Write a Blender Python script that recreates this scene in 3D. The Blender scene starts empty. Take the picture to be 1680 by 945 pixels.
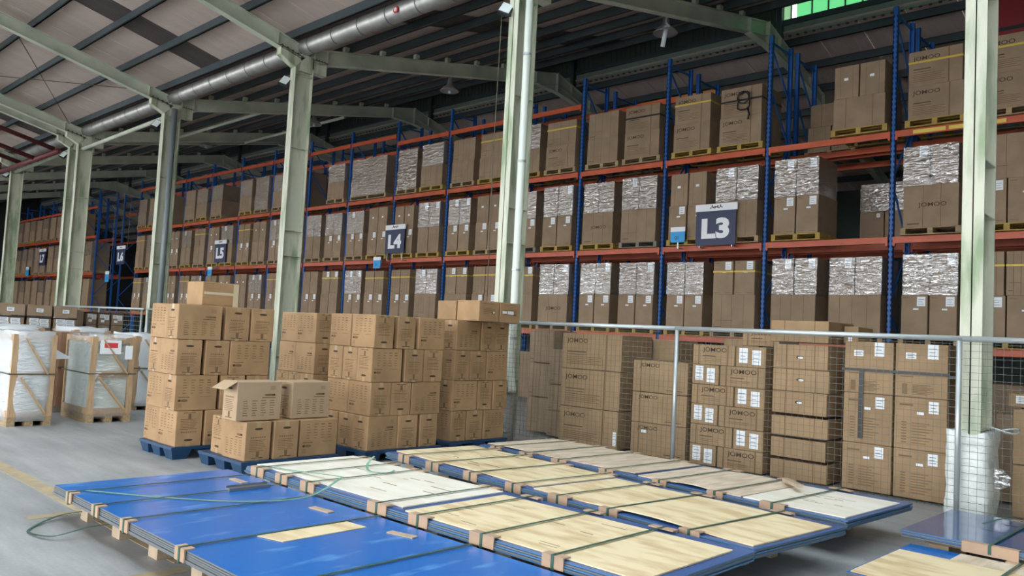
import bpy, math, random
from mathutils import Matrix, Vector, Euler
random.seed(7)
SC = bpy.context.scene
COL = SC.collection

# ------------------------------------------------------------------ camera
F, YAW, PIT, ROLL = 1312.04, 0.7583, 0.0593, 0.0520
fwd = Vector((-math.sin(YAW)*math.cos(PIT), math.cos(YAW)*math.cos(PIT), math.sin(PIT)))
rgt = Vector((math.cos(YAW), math.sin(YAW), 0))
upv = rgt.cross(fwd)
r2 = rgt*math.cos(ROLL) + upv*math.sin(ROLL)
u2 = -rgt*math.sin(ROLL) + upv*math.cos(ROLL)
cd = bpy.data.cameras.new('camera'); cam = bpy.data.objects.new('camera', cd); COL.objects.link(cam)
cd.sensor_width = 36; cd.lens = F/1680*36; cd.clip_end = 400; cd.clip_start = .05
m = Matrix.Identity(4)
for i in range(3):
    m[i][0] = r2[i]; m[i][1] = u2[i]; m[i][2] = -fwd[i]
m[2][3] = 1.6
cam.matrix_world = m
SC.camera = cam

# ------------------------------------------------------------------ sky, exposure
world = bpy.data.worlds.new('overcast_sky'); SC.world = world; world.use_nodes = True
wb = world.node_tree.nodes['Background']
wb.inputs[0].default_value = (0.93, 0.97, 1.0, 1); wb.inputs[1].default_value = 3.0
SC.view_settings.view_transform = 'Standard'; SC.view_settings.look = 'None'
SC.view_settings.exposure = 1.25; SC.view_settings.gamma = 1.0
SC.view_settings.use_curve_mapping = False
SC.cycles.use_denoising = True
SC.cycles.max_bounces = 7; SC.cycles.diffuse_bounces = 5; SC.cycles.transparent_max_bounces = 12
SC.cycles.sample_clamp_indirect = 8

# ------------------------------------------------------------------ materials
MATS = {}
def mat(name, col, rough=.6, metal=0, spec=.5, var=0.0, scale=6.0, col2=None, bump=0.0, bscale=40.0, stretch=(1,1,1), coord='Object', thr=None):
    if name in MATS: return MATS[name]
    M = bpy.data.materials.new(name); M.use_nodes = True; nt = M.node_tree
    b = nt.nodes['Principled BSDF']
    b.inputs['Base Color'].default_value = (*col, 1); b.inputs['Roughness'].default_value = rough
    b.inputs['Metallic'].default_value = metal; b.inputs['Specular IOR Level'].default_value = spec
    if var or col2 or bump:
        tc = nt.nodes.new('ShaderNodeTexCoord'); mp = nt.nodes.new('ShaderNodeMapping')
        mp.inputs['Scale'].default_value = stretch
        oi = nt.nodes.new('ShaderNodeObjectInfo')
        ad = nt.nodes.new('ShaderNodeVectorMath'); ad.operation = 'ADD'
        mu = nt.nodes.new('ShaderNodeMath'); mu.operation = 'MULTIPLY'; mu.inputs[1].default_value = 37.0
        nt.links.new(oi.outputs['Random'], mu.inputs[0])
        nt.links.new(tc.outputs[coord], mp.inputs[0]); nt.links.new(mp.outputs[0], ad.inputs[0]); nt.links.new(mu.outputs[0], ad.inputs[1])
    if var or col2:
        n = nt.nodes.new('ShaderNodeTexNoise'); n.inputs['Scale'].default_value = scale; n.inputs['Detail'].default_value = 5
        nt.links.new(ad.outputs[0], n.inputs['Vector'])
        rp = nt.nodes.new('ShaderNodeValToRGB')
        c2 = col2 or tuple(c*(1-var) for c in col)
        c1 = col if col2 else tuple(min(1, c*(1+var)) for c in col)
        a, z = thr or (.35, .65)
        rp.color_ramp.elements[0].position = a; rp.color_ramp.elements[0].color = (*c2, 1)
        rp.color_ramp.elements[1].position = z; rp.color_ramp.elements[1].color = (*c1, 1)
        nt.links.new(n.outputs['Fac'], rp.inputs[0])
        # per-object tint
        hs = nt.nodes.new('ShaderNodeHueSaturation')
        mr = nt.nodes.new('ShaderNodeMapRange'); mr.inputs[3].default_value = 1-var*.6; mr.inputs[4].default_value = 1+var*.6
        nt.links.new(oi.outputs['Random'], mr.inputs[0]); nt.links.new(mr.outputs[0], hs.inputs['Value'])
        nt.links.new(rp.outputs[0], hs.inputs['Color']); nt.links.new(hs.outputs[0], b.inputs['Base Color'])
    if bump:
        n2 = nt.nodes.new('ShaderNodeTexNoise'); n2.inputs['Scale'].default_value = bscale; n2.inputs['Detail'].default_value = 4
        nt.links.new(ad.outputs[0], n2.inputs['Vector'])
        bp = nt.nodes.new('ShaderNodeBump'); bp.inputs['Strength'].default_value = bump; bp.inputs['Distance'].default_value = .05
        nt.links.new(n2.outputs['Fac'], bp.inputs['Height']); nt.links.new(bp.outputs[0], b.inputs['Normal'])
    MATS[name] = M
    return M

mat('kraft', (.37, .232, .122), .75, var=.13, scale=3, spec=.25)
mat('kraft_dark', (.29, .205, .135), .75, var=.10, scale=3, spec=.25)  # darker copy of kraft; dim rack light and shade put into its colour
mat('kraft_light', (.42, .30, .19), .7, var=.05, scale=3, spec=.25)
mat('tape', (.42, .29, .16), .3, spec=.5)
mat('tape_bright', (.62, .52, .36), .25, spec=.6)
mat('ink', (.085, .055, .035), .8, spec=.1)
mat('ink_soft', (.20, .125, .065), .8, spec=.1)
mat('paper', (.80, .82, .84), .6)
mat('paper_ink', (.25, .27, .3), .8)
mat('red_ink', (.65, .05, .06), .7)
mat('blue_post', (.012, .11, .40), .45, var=.08, scale=4)
mat('slot', (.004, .012, .04), .9)
mat('orange', (.50, .085, .028), .42, var=.10, scale=3)
mat('amber', (.62, .22, .035), .42)
mat('sticker', (.75, .55, .10), .6)
mat('column_paint', (.62, .63, .50), .6, col2=(.27, .35, .21), var=.08, scale=1.6, stretch=(3, 3, .6), thr=(.33, .52), bump=.06, bscale=9)
mat('rafter_paint', (.64, .67, .55), .6, col2=(.46, .52, .42), var=.06, scale=1.5, thr=(.3, .62), bump=.05, bscale=9)
mat('rust_joint', (.10, .09, .06), .8)
mat('purlin', (.055, .075, .085), .5, var=.1, scale=2)
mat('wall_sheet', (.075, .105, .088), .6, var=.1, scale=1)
mat('duct', (.50, .49, .47), .42, metal=.75, var=.12, scale=5, bump=.06, bscale=6)
mat('duct_band', (.12, .12, .12), .5)
mat('white_pvc', (.72, .76, .68), .35)
mat('grey_pvc', (.20, .23, .24), .4)
mat('foil', (.62, .65, .66), .25, metal=.6, bump=.9, bscale=9, stretch=(1, 1, 2.5))
mat('white_wrap', (.74, .77, .74), .35, bump=.7, bscale=7, var=.08, scale=5)
mat('pallet_wood', (.42, .30, .16), .8, col2=(.27, .19, .11), var=.15, scale=5, stretch=(1, 6, 6))
mat('pallet_yellow', (.45, .30, .065), .75, col2=(.33, .22, .06), var=.12, scale=5)
mat('pallet_grey', (.22, .19, .15), .85, var=.15, scale=6)
mat('pallet_blue', (.006, .045, .115), .45, var=.06)  # blue darkened, so the shadow on the pallets sits in the colour
mat('crate_wood', (.52, .36, .21), .7, col2=(.42, .27, .15), var=.08, scale=4, stretch=(8, 8, 1))
mat('crate_panel', (.68, .74, .70), .5, var=.04)
mat('brown_wood', (.30, .16, .09), .7, var=.1, scale=4)
mat('block_wood', (.42, .32, .22), .75, var=.1, scale=9)
mat('ply', (.80, .66, .42), .65, col2=(.62, .45, .24), var=.05, scale=2.2, stretch=(1.2, 4, 1), thr=(.34, .56))
mat('ply_pale', (.86, .81, .70), .6, col2=(.74, .66, .53), var=.03, scale=2.2, stretch=(1.2, 4, 1), thr=(.25, .6))
mat('ply_pink', (.72, .60, .46), .65, col2=(.50, .38, .26), var=.04, scale=2.6, stretch=(5, 1.2, 1), thr=(.28, .6))
mat('ply_knot', (.30, .22, .12), .8)
mat('blue_film', (.10, .34, .74), .22, col2=(.010, .15, .52), spec=.5, var=.03, scale=2.6, stretch=(3.2, 1, 1), thr=(.57, .74))
mat('blue_film_dark', (.035, .085, .22), .08, spec=.6, var=.03, scale=2)
mat('blue_film_worn', (.03, .09, .28), .3, col2=(.05, .12, .32), var=.05, scale=3)
mat('flashing', (.20, .26, .22), .6, var=.06)
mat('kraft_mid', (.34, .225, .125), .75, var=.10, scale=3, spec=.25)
mat('sheet_edge', (.15, .165, .18), .4, metal=.2)
mat('sheet_edge_blue', (.06, .17, .34), .35)
mat('kraft_guard', (.46, .31, .21), .8, var=.06, scale=7)
mat('green_strap', (.03, .10, .07), .35)
mat('green_strap_light', (.16, .36, .25), .35)
mat('black_strap', (.012, .012, .014), .4)
mat('yellow_strap', (.66, .46, .05), .5)
mat('galv', (.50, .54, .55), .35, metal=.5)
mat('wire', (.10, .13, .12), .5)
mat('sign_navy', (.022, .03, .085), .5)
mat('sign_white', (.82, .83, .85), .5)
mat('sign_cyan', (.02, .33, .70), .5)
mat('sign_dark', (.01, .06, .12), .6)
mat('lamp_shade', (.42, .43, .45), .3, metal=.6)
mat('lamp_glass', (.8, .85, .88), .2)
mat('black_body', (.02, .02, .022), .5)
mat('flood_glass', (.78, .86, .86), .15)
mat('red_paint', (.30, .022, .03), .5)
mat('sprinkler_red', (.14, .025, .03), .5)
mat('line_paint', (.46, .35, .19), .75, col2=(.33, .28, .2), var=.06, scale=9)
mat('line_white', (.48, .48, .46), .75)
mat('shade_black', (.02, .022, .025), .9)

def node_mat(name):
    M = bpy.data.materials.new(name); M.use_nodes = True; MATS[name] = M
    return M, M.node_tree, M.node_tree.nodes, M.node_tree.links

def floor_mat():
    M, nt, N, L = node_mat('concrete')
    b = N['Principled BSDF']
    tc = N.new('ShaderNodeTexCoord')
    n1 = N.new('ShaderNodeTexNoise'); n1.inputs['Scale'].default_value = .55; n1.inputs['Detail'].default_value = 6
    mp = N.new('ShaderNodeMapping'); mp.inputs['Scale'].default_value = (.35, 2.2, 1); mp.inputs['Rotation'].default_value = (0, 0, .25)
    n2 = N.new('ShaderNodeTexNoise'); n2.inputs['Scale'].default_value = 2.2; n2.inputs['Detail'].default_value = 7; n2.inputs['Roughness'].default_value = .65
    n3 = N.new('ShaderNodeTexNoise'); n3.inputs['Scale'].default_value = 38; n3.inputs['Detail'].default_value = 3
    L.new(tc.outputs['Object'], n1.inputs[0]); L.new(tc.outputs['Object'], mp.inputs[0]); L.new(mp.outputs[0], n2.inputs[0]); L.new(tc.outputs['Object'], n3.inputs[0])
    a = N.new('ShaderNodeMath'); a.operation = 'ADD'; L.new(n1.outputs[0], a.inputs[0]); L.new(n2.outputs[0], a.inputs[1])
    h = N.new('ShaderNodeMath'); h.operation = 'MULTIPLY_ADD'; h.inputs[1].default_value = .28; L.new(n3.outputs[0], h.inputs[0]); L.new(a.outputs[0], h.inputs[2])
    r = N.new('ShaderNodeValToRGB'); e = r.color_ramp.elements
    e[0].position = .62; e[0].color = (.20, .203, .205, 1); e[1].position = 1.32; e[1].color = (.44, .445, .44, 1)
    mr = N.new('ShaderNodeMapRange'); mr.inputs[1].default_value = .85; mr.inputs[2].default_value = 1.45
    L.new(h.outputs[0], mr.inputs[0]); L.new(mr.outputs[0], r.inputs[0])
    e[0].position = 0; e[1].position = 1
    L.new(r.outputs[0], b.inputs['Base Color'])
    rr = N.new('ShaderNodeMapRange'); rr.inputs[3].default_value = .38; rr.inputs[4].default_value = .6
    L.new(n2.outputs[0], rr.inputs[0]); L.new(rr.outputs[0], b.inputs['Roughness'])
    b.inputs['Specular IOR Level'].default_value = .4
floor_mat()

def roof_mat(name, c1, c2):
    M, nt, N, L = node_mat(name)
    b = N['Principled BSDF']; b.inputs['Roughness'].default_value = .6; b.inputs['Specular IOR Level'].default_value = .25
    tc = N.new('ShaderNodeTexCoord'); wv = N.new('ShaderNodeTexWave'); wv.bands_direction = 'X'; wv.inputs['Scale'].default_value = 3.2; wv.inputs['Distortion'].default_value = 0
    ns = N.new('ShaderNodeTexNoise'); ns.inputs['Scale'].default_value = 1.2; ns.inputs['Detail'].default_value = 5
    oi = N.new('ShaderNodeObjectInfo')
    mp = N.new('ShaderNodeMapping'); mp.inputs['Scale'].default_value = (3, .5, 1)
    L.new(tc.outputs['Object'], wv.inputs[0]); L.new(oi.outputs['Location'], mp.inputs['Location']); L.new(tc.outputs['Object'], mp.inputs[0]); L.new(mp.outputs[0], ns.inputs[0])
    mx = N.new('ShaderNodeMix'); mx.data_type = 'RGBA'; mx.inputs[6].default_value = (*c1, 1); mx.inputs[7].default_value = (*c2, 1)
    L.new(ns.outputs[0], mx.inputs[0])
    hs = N.new('ShaderNodeHueSaturation'); mr = N.new('ShaderNodeMapRange'); mr.inputs[3].default_value = .93; mr.inputs[4].default_value = 1.07
    L.new(oi.outputs['Random'], mr.inputs[0]); L.new(mr.outputs[0], hs.inputs['Value']); L.new(mx.outputs[2], hs.inputs['Color'])
    L.new(hs.outputs[0], b.inputs['Base Color'])
    bp = N.new('ShaderNodeBump'); bp.inputs['Strength'].default_value = .35; bp.inputs['Distance'].default_value = .02
    L.new(wv.outputs['Fac'], bp.inputs['Height']); L.new(bp.outputs[0], b.inputs['Normal'])
roof_mat('roof_sheet', (.64, .52, .46), (.50, .405, .36))
roof_mat('roof_sheet_far', (.20, .175, .165), (.14, .125, .12))
roof_mat('roof_sheet_dirty', (.115, .095, .088), (.075, .062, .058))

def film_mat(name, body, tint, sc=14., strength=.55, gloss=.30, detail=4., dist=.12):
    M, nt, N, L = node_mat(name)
    for n in list(N):
        if n.type == 'BSDF_PRINCIPLED': N.remove(n)
    out = [n for n in N if n.type == 'OUTPUT_MATERIAL'][0]
    tr = N.new('ShaderNodeBsdfTransparent'); gl = N.new('ShaderNodeBsdfGlossy'); df = N.new('ShaderNodeBsdfDiffuse')
    gl.inputs['Roughness'].default_value = .05; gl.inputs['Color'].default_value = (.95, .97, 1, 1); df.inputs['Color'].default_value = (*tint, 1)
    tc = N.new('ShaderNodeTexCoord'); mp = N.new('ShaderNodeMapping'); mp.inputs['Scale'].default_value = (1, 1, 3.6)
    oi = N.new('ShaderNodeObjectInfo'); L.new(oi.outputs['Location'], mp.inputs['Location'])
    ns = N.new('ShaderNodeTexNoise'); ns.inputs['Scale'].default_value = sc; ns.inputs['Detail'].default_value = detail; ns.inputs['Distortion'].default_value = .8
    L.new(tc.outputs['Object'], mp.inputs[0]); L.new(mp.outputs[0], ns.inputs[0])
    bp = N.new('ShaderNodeBump'); bp.inputs['Strength'].default_value = strength; bp.inputs['Distance'].default_value = dist
    L.new(ns.outputs[0], bp.inputs['Height']); L.new(bp.outputs[0], gl.inputs['Normal'])
    m1 = N.new('ShaderNodeMixShader'); m1.inputs[0].default_value = body; L.new(tr.outputs[0], m1.inputs[1]); L.new(df.outputs[0], m1.inputs[2])
    m2 = N.new('ShaderNodeMixShader'); m2.inputs[0].default_value = gloss; L.new(m1.outputs[0], m2.inputs[1]); L.new(gl.outputs[0], m2.inputs[2])
    L.new(m2.outputs[0], out.inputs[0])
film_mat('film', .05, (.6, .62, .64), sc=5., strength=1.0, gloss=.22, detail=2.4, dist=.030)
film_mat('film_milky', .42, (.72, .75, .78), sc=9, strength=.5, gloss=.22)
film_mat('film_white', .86, (.74, .77, .79), sc=8, strength=.7, gloss=.12)

def translucent(name, col, emit=0):
    M, nt, N, L = node_mat(name)
    for n in list(N):
        if n.type == 'BSDF_PRINCIPLED': N.remove(n)
    out = [n for n in N if n.type == 'OUTPUT_MATERIAL'][0]
    t = N.new('ShaderNodeBsdfTranslucent'); t.inputs[0].default_value = (*col, 1)
    L.new(t.outputs[0], out.inputs[0])
translucent('green_fibreglass', (.20, .42, .26))
translucent('pale_fibreglass', (.26, .36, .26))
translucent('skylight', (.80, .84, .86))  # ridge strip, plus the unseen roof panels added for light

# ------------------------------------------------------------------ mesh helpers
class MB:
    def __init__(s): s.v = []; s.f = []; s.mi = []; s.cur = 0
    def add(s, vs, fs):
        o = len(s.v); s.v += [tuple(v) for v in vs]; s.f += [tuple(i+o for i in f) for f in fs]; s.mi += [s.cur]*len(fs); return s
    def box(s, x0, y0, z0, x1, y1, z1):
        return s.add([(x0,y0,z0),(x1,y0,z0),(x1,y1,z0),(x0,y1,z0),(x0,y0,z1),(x1,y0,z1),(x1,y1,z1),(x0,y1,z1)],
                     [(0,3,2,1),(4,5,6,7),(0,1,5,4),(1,2,6,5),(2,3,7,6),(3,0,4,7)])
    def bar(s, p, q, w, h=None, up=(0,0,1)):
        h = h or w; p = Vector(p); q = Vector(q); d = (q-p).normalized(); u = Vector(up)
        if abs(d.dot(u)) > .98: u = Vector((0, 1, 0))
        sd = d.cross(u).normalized(); u = sd.cross(d).normalized()
        vs = [pt + sd*a*w/2 + u*b*h/2 for pt in (p, q) for a, b in ((-1,-1),(1,-1),(1,1),(-1,1))]
        return s.add(vs, [(0,1,2,3),(7,6,5,4),(0,4,5,1),(1,5,6,2),(2,6,7,3),(3,7,4,0)])
    def quad(s, a, b, c, d): return s.add([a, b, c, d], [(0,1,2,3)])
    def tube(s, path, r, n=10, caps=True):
        path = [Vector(p) for p in path]; rings = []; prev = None
        for i, p in enumerate(path):
            d = (path[min(i+1, len(path)-1)] - path[max(i-1, 0)]).normalized()
            if prev is None:
                u = Vector((0,0,1)) if abs(d.z) < .9 else Vector((0,1,0))
            else: u = prev
            sd = d.cross(u).normalized(); u = sd.cross(d).normalized(); prev = u
            rr = r[i] if isinstance(r, (list, tuple)) else r
            rings.append([p + (sd*math.cos(2*math.pi*k/n) + u*math.sin(2*math.pi*k/n))*rr for k in range(n)])
        vs = [v for R in rings for v in R]; fs = []
        for i in range(len(path)-1):
            for k in range(n):
                a = i*n+k; b = i*n+(k+1) % n
                fs.append((a, a+n, b+n, b))
        if caps: fs.append(tuple(range(n))); fs.append(tuple(reversed(range((len(path)-1)*n, len(path)*n))))
        return s.add(vs, fs)
    def lathe(s, prof, n=16, c=(0,0,0)):
        vs = []; fs = []
        for r, z in prof:
            for k in range(n): vs.append((c[0]+r*math.cos(2*math.pi*k/n), c[1]+r*math.sin(2*math.pi*k/n), c[2]+z))
        for i in range(len(prof)-1):
            for k in range(n):
                a = i*n+k; b = i*n+(k+1) % n; fs.append((a, b, b+n, a+n))
        return s.add(vs, fs)
    def mesh(s, name, *mats):
        me = bpy.data.meshes.new(name); me.from_pydata(s.v, [], s.f); me.update()
        for m_ in mats: me.materials.append(MATS[m_])
        if len(mats) > 1: me.polygons.foreach_set('material_index', s.mi)
        return me
    def build(s, name, mats, parent=None, smooth=False):
        mats = (mats,) if isinstance(mats, str) else mats
        me = s.mesh(name, *mats)
        if smooth:
            me.polygons.foreach_set('use_smooth', [True]*len(me.polygons))
        return link(name, me, parent)

def link(name, me, parent=None, loc=(0,0,0), rz=0):
    o = bpy.data.objects.new(name, me); COL.objects.link(o); o.location = loc
    if rz: o.rotation_euler = (0, 0, rz)
    if parent: o.parent = parent
    return o
def tag(o, label, cat, group=None, kind=None):
    o['label'] = label; o['category'] = cat
    if group: o['group'] = group
    if kind: o['kind'] = kind
    return o
def struct(o, label, cat='building'):
    o['label'] = label; o['category'] = cat; o['kind'] = 'structure'; return o
def empty(name, loc=(0,0,0), rz=0):
    o = bpy.data.objects.new(name, None); COL.objects.link(o); o.location = loc; o.rotation_euler = (0,0,rz); o.empty_display_size = .1
    return o
CACHE = {}
def cached(key, fn):
    if key not in CACHE: CACHE[key] = fn()
    return CACHE[key]
def bevel_box(dx, dy, dz, b=.006):
    """box with chamfered edges, base centred on the origin, z from 0"""
    x, y = dx/2, dy/2; mb = MB()
    pts = {}
    vs = []
    for sx in (-1, 1):
        for sy in (-1, 1):
            for sz in (0, 1):
                Z = dz if sz else 0; zi = -b if sz else b
                base = len(vs)
                vs += [(sx*x, sy*(y-b), Z+zi), (sx*(x-b), sy*y, Z+zi), (sx*(x-b), sy*(y-b), Z)]
                pts[(sx, sy, sz)] = base
    fs = []
    P = lambda a, b_, c, k: pts[(a, b_, c)]+k
    fs.append([P(1,-1,0,0), P(1,1,0,0), P(1,1,1,0), P(1,-1,1,0)]); fs.append([P(-1,1,0,0), P(-1,-1,0,0), P(-1,-1,1,0), P(-1,1,1,0)])
    fs.append([P(-1,-1,0,1), P(1,-1,0,1), P(1,-1,1,1), P(-1,-1,1,1)]); fs.append([P(1,1,0,1), P(-1,1,0,1), P(-1,1,1,1), P(1,1,1,1)])
    fs.append([P(-1,-1,1,2), P(1,-1,1,2), P(1,1,1,2), P(-1,1,1,2)]); fs.append([P(-1,1,0,2), P(1,1,0,2), P(1,-1,0,2), P(-1,-1,0,2)])
    for sx in (-1, 1):
        for sy in (-1, 1): fs.append([P(sx,sy,0,0), P(sx,sy,0,1), P(sx,sy,1,1), P(sx,sy,1,0)])
    for sz in (0, 1):
        for sy in (-1, 1): fs.append([P(-1,sy,sz,1), P(1,sy,sz,1), P(1,sy,sz,2), P(-1,sy,sz,2)])
        for sx in (-1, 1): fs.append([P(sx,-1,sz,0), P(sx,1,sz,0), P(sx,1,sz,2), P(sx,-1,sz,2)])
    for k in pts: fs.append([P(*k,0), P(*k,1), P(*k,2)])
    mb.add(vs, fs)
    return mb
def fix_normals(me):
    import bmesh
    bm = bmesh.new(); bm.from_mesh(me); bmesh.ops.recalc_face_normals(bm, faces=bm.faces); bm.to_mesh(me); bm.free(); return me

def text_mb(txt, size=1.0, bold=0.0, xs=1.0):
    """letter outlines as filled faces in the XY plane (x right, y up), left-bottom at origin"""
    def mk():
        c = bpy.data.curves.new('txt', 'FONT'); c.body = txt; c.size = 1.0; c.offset = bold; c.resolution_u = 3
        o = bpy.data.objects.new('txt', c); COL.objects.link(o)
        dg = bpy.context.evaluated_depsgraph_get(); me = o.evaluated_get(dg).to_mesh()
        vs = [tuple(v.co) for v in me.vertices]; fs = [tuple(p.vertices) for p in me.polygons]
        bpy.data.objects.remove(o); bpy.data.curves.remove(c)
        x0 = min(v[0] for v in vs); y0 = min(v[1] for v in vs)
        return [(v[0]-x0, v[1]-y0) for v in vs], fs
    vs, fs = cached(('txt', txt, bold), mk)
    return [(x*size*xs, y*size) for x, y in vs], fs
def text_size(t): return max(p[0] for p in t[0]), max(p[1] for p in t[0])

# face frames: the print mesh lives in (u right, v up) on the face of a base-centred box
def face_pt(face, dx, dy, off=.0025):
    if face == '-Y': return lambda u, v: (-dx/2+u, -dy/2-off, v)
    if face == '+X': return lambda u, v: (dx/2+off, -dy/2+u, v)
class Print(MB):
    def __init__(s, face, dx, dy, off=.0025):
        super().__init__(); s.P = face_pt(face, dx, dy, off); s.W = dx if face == '-Y' else dy
    def r(s, u0, v0, u1, v1): s.add([s.P(u0,v0), s.P(u1,v0), s.P(u1,v1), s.P(u0,v1)], [(0,1,2,3)])
    def t(s, txt, u, v, size, bold=0, xs=1.0, center=False):
        vs, fs = text_mb(txt, size, bold, xs)
        if center: u -= max(p[0] for p in vs)/2
        s.add([s.P(u+a, v+b) for a, b in vs], fs)
    def ell(s, u, v, a, b, n=12): s.add([s.P(u+a*math.cos(2*math.pi*k/n), v+b*math.sin(2*math.pi*k/n)) for k in range(n)], [tuple(range(n))])

def print_mesh(kind, face, dx, dy, dz):
    def mk():
        p = Print(face, dx, dy); W = p.W; H = dz
        if kind == 'table':
            for c in range(4):
                for r_ in range(6):
                    w = W*.105*(.7+.3*((c*3+r_*5) % 4)/3); v = H*(.86-.075*r_); u = W*(.17+.19*c)
                    p.cur = 0 if (c == 3 and r_ < 2) or (c == 2 and r_ == 0) else 1
                    p.r(u, v, u+w, v+H*.018)
            p.cur = 0
            p.r(W*.08, H*.37, W*.34, H*.385); p.cur = 1; p.r(W*.60, H*.385, W*.85, H*.397)
            p.cur = 0; p.ell(W*.11, H*.285, W*.035, H*.035); p.cur = 1; p.ell(W*.22, H*.285, W*.09, H*.038)
            for k in range(4): p.r(W*.08, H*(.10+.03*k), W*.17, H*(.10+.03*k)+H*.01)
        elif kind == 'table_flip':
            for c in range(4):
                for r_ in range(7):
                    w = W*.12*(.7+.3*((c*3+r_*5) % 4)/3); v = H*(.50-.062*r_); u = W*(.14+.2*c)
                    p.cur = 0 if r_ > 4 and c < 2 else 1
                    p.r(u, v, u+w, v+H*.016)
            p.cur = 0; p.r(W*.56, H*.58, W*.86, H*.595); p.cur = 1; p.ell(W*.73, H*.66, W*.13, H*.03); p.cur = 0; p.ell(W*.82, H*.66, W*.04, H*.028)
            p.cur = 1
            for k in range(3): p.r(W*.74, H*(.80+.035*k), W*.86, H*(.80+.035*k)+H*.01)
        elif kind in ('short', 'short_flip'):
            fl = (lambda v: 1-v) if kind == 'short_flip' else (lambda v: v)
            p.cur = 0; p.ell(W*.5, H*fl(.82), W*.17, H*.032)
            p.cur = 1
            for k in range(7): p.r(W*(.2+.087*k), H*fl(.60)-.006, W*(.26+.087*k), H*fl(.60)+.006)
            for r_ in range(7):
                v = fl(.52-.045*r_); p.r(W*.16, H*v, W*(.80-.1*((r_*3) % 4)/3), H*v+H*.013)
            p.r(W*.44, H*fl(.16)-.03, W*.56, H*fl(.16)+.03)
            p.cur = 0; p.r(W*.25, H*fl(.065), W*.72, H*fl(.065)+H*.016)
        elif kind == 'seam':
            p.cur = 1; p.r(W*.18, H*.86, W*.72, H*.88)
            for r_ in range(5): p.r(W*.2, H*(.62-.04*r_), W*.8, H*(.62-.04*r_)+H*.014)
            p.cur = 0; p.r(W*.2, H*.40, W*.5, H*.415); p.ell(W*.72, H*.41, W*.08, H*.03)
        elif kind == 'jomoo':
            s_ = min(W*.115, H*.17); p.cur = 0; p.t('JOMOO', W*.08, H*.70, s_, .008, 1.25)
            p.r(W*.09, H*.47, W*.42, H*.495); p.r(W*.09, H*.40, W*.42, H*.412)
            p.cur = 1
            for k in range(5): p.r(W*.09, H*(.13+.05*k), W*(.62 if k % 2 else .68), H*(.13+.05*k)+.010)
            p.r(W*.74, H*.0, W*.765, H*.99)
        elif kind == 'jomoo_plain':
            s_ = min(W*.115, H*.17); p.cur = 0; p.t('JOMOO', W*.12, H*.76, s_, .008, 1.25)
            p.r(W*.62, H*.09, W*.92, H*.11); p.cur = 1; p.r(W*.14, 0, W*.16, H*.99)
        elif kind == 'jomoo_small':
            s_ = W*.13; p.cur = 0; p.t('JOMOO', W*.24, H*.58, s_, .01, 1.25); p.r(W*.24, H*.42, W*.55, H*.455)
            p.cur = 1; p.r(W*.24, H*.28, W*.68, H*.305); p.r(W*.24, H*.19, W*.68, H*.215); p.r(W*.13, 0, W*.16, H); p.r(W*.83, 0, W*.86, H)
        elif kind == 'jomoo_mid':
            p.cur = 0; p.t('JOMOO', W*.28, H*.45, W*.115, .006, 1.25); p.r(W*.08, H*.07, W*.3, H*.09)
            p.cur = 1; p.r(W*.36, 0, W*.372, H); p.r(W*.68, 0, W*.692, H)
        elif kind == 'lines':
            p.cur = 1
            for k in range(8):
                p.r(W*.14, H*(.12+.055*k), W*.24, H*(.12+.055*k)+.012); p.r(W*.34, H*(.12+.055*k), W*(.62+.06*(k % 3)), H*(.12+.055*k)+.008)
            p.r(W*.10, H*.84, W*.36, H*.875)
        elif kind == 'fold':
            p.cur = 1; p.r(W*.06, H*.055, W*.34, H*.067); p.r(W*.62, H*.055, W*.92, H*.067); p.r(W*.06, H*.93, W*.3, H*.945)
        elif kind == 'stripes':
            p.cur = 1
            for u in (.22, .46, .74): p.r(W*u, 0, W*u+.010, H*.99)
            p.r(W*.1, H*.28, W*.5, H*.292); p.cur = 0; p.r(W*.06, H*.10, W*.22, H*.115)
        elif kind == 'stripe2':
            p.cur = 1; p.r(W*.24, 0, W*.255, H); p.r(W*.76, 0, W*.775, H)
        return p.mesh('print', 'ink', 'ink_soft')
    return cached(('print', kind, face, round(dx,3), round(dy,3), round(dz,3)), mk)

def label_mesh(face, dx, dy, dz, spots):
    """white stickers: (u fraction, v fraction, w, h)"""
    def mk():
        p = Print(face, dx, dy, .004)
        q = None
        for (fu, fv, w, h) in spots:
            u = p.W*fu; v = dz*fv
            p.cur = 0; p.r(u, v, u+w, v+h); p.cur = 1
            if w > .05 and h > .06:
                P0 = p.P; p.P = face_pt(face, dx, dy, .0055)
                for k in range(3): p.r(u+w*.15, v+h*(.2+.24*k), u+w*(.85-.15*(k % 2)), v+h*(.2+.24*k)+.008)
                p.P = P0
        return p.mesh('shipping_label', 'paper', 'paper_ink')
    return cached(('lab', face, round(dx,3), round(dy,3), round(dz,3), tuple(spots)), mk)

def film_mesh(dx, dy, dz, m_='film', off=.012):
    def mk():
        mb = MB(); x, y = dx/2+off, dy/2+off
        n = 4
        mb.box(-x, -y, .002, x, y, dz+.0006)
        mb.f.pop(0); mb.mi.pop(0)
        return mb.mesh('stretch_film', m_)
    return cached(('film', m_, round(dx,3), round(dy,3), round(dz,3)), mk)
def strap_mesh(dx, dy, z, w=.03, m_='yellow_strap', off=.008, vertical=None):
    def mk():
        mb = MB(); x, y = dx/2+off, dy/2+off; t = .004
        if vertical is None:
            mb.box(-x, -y, z, x, -y+t, z+w); mb.box(-x, y-t, z, x, y, z+w); mb.box(x-t, -y, z, x, y, z+w); mb.box(-x, -y, z, -x+t, y, z+w)
        else:
            u = -dx/2+vertical*dx; mb.box(u, -y, -.0, u+w, -y+t, z)
        return mb.mesh('strap', m_)
    return cached(('strap', m_, round(dx,3), round(dy,3), round(z,3), w, vertical), mk)
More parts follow.
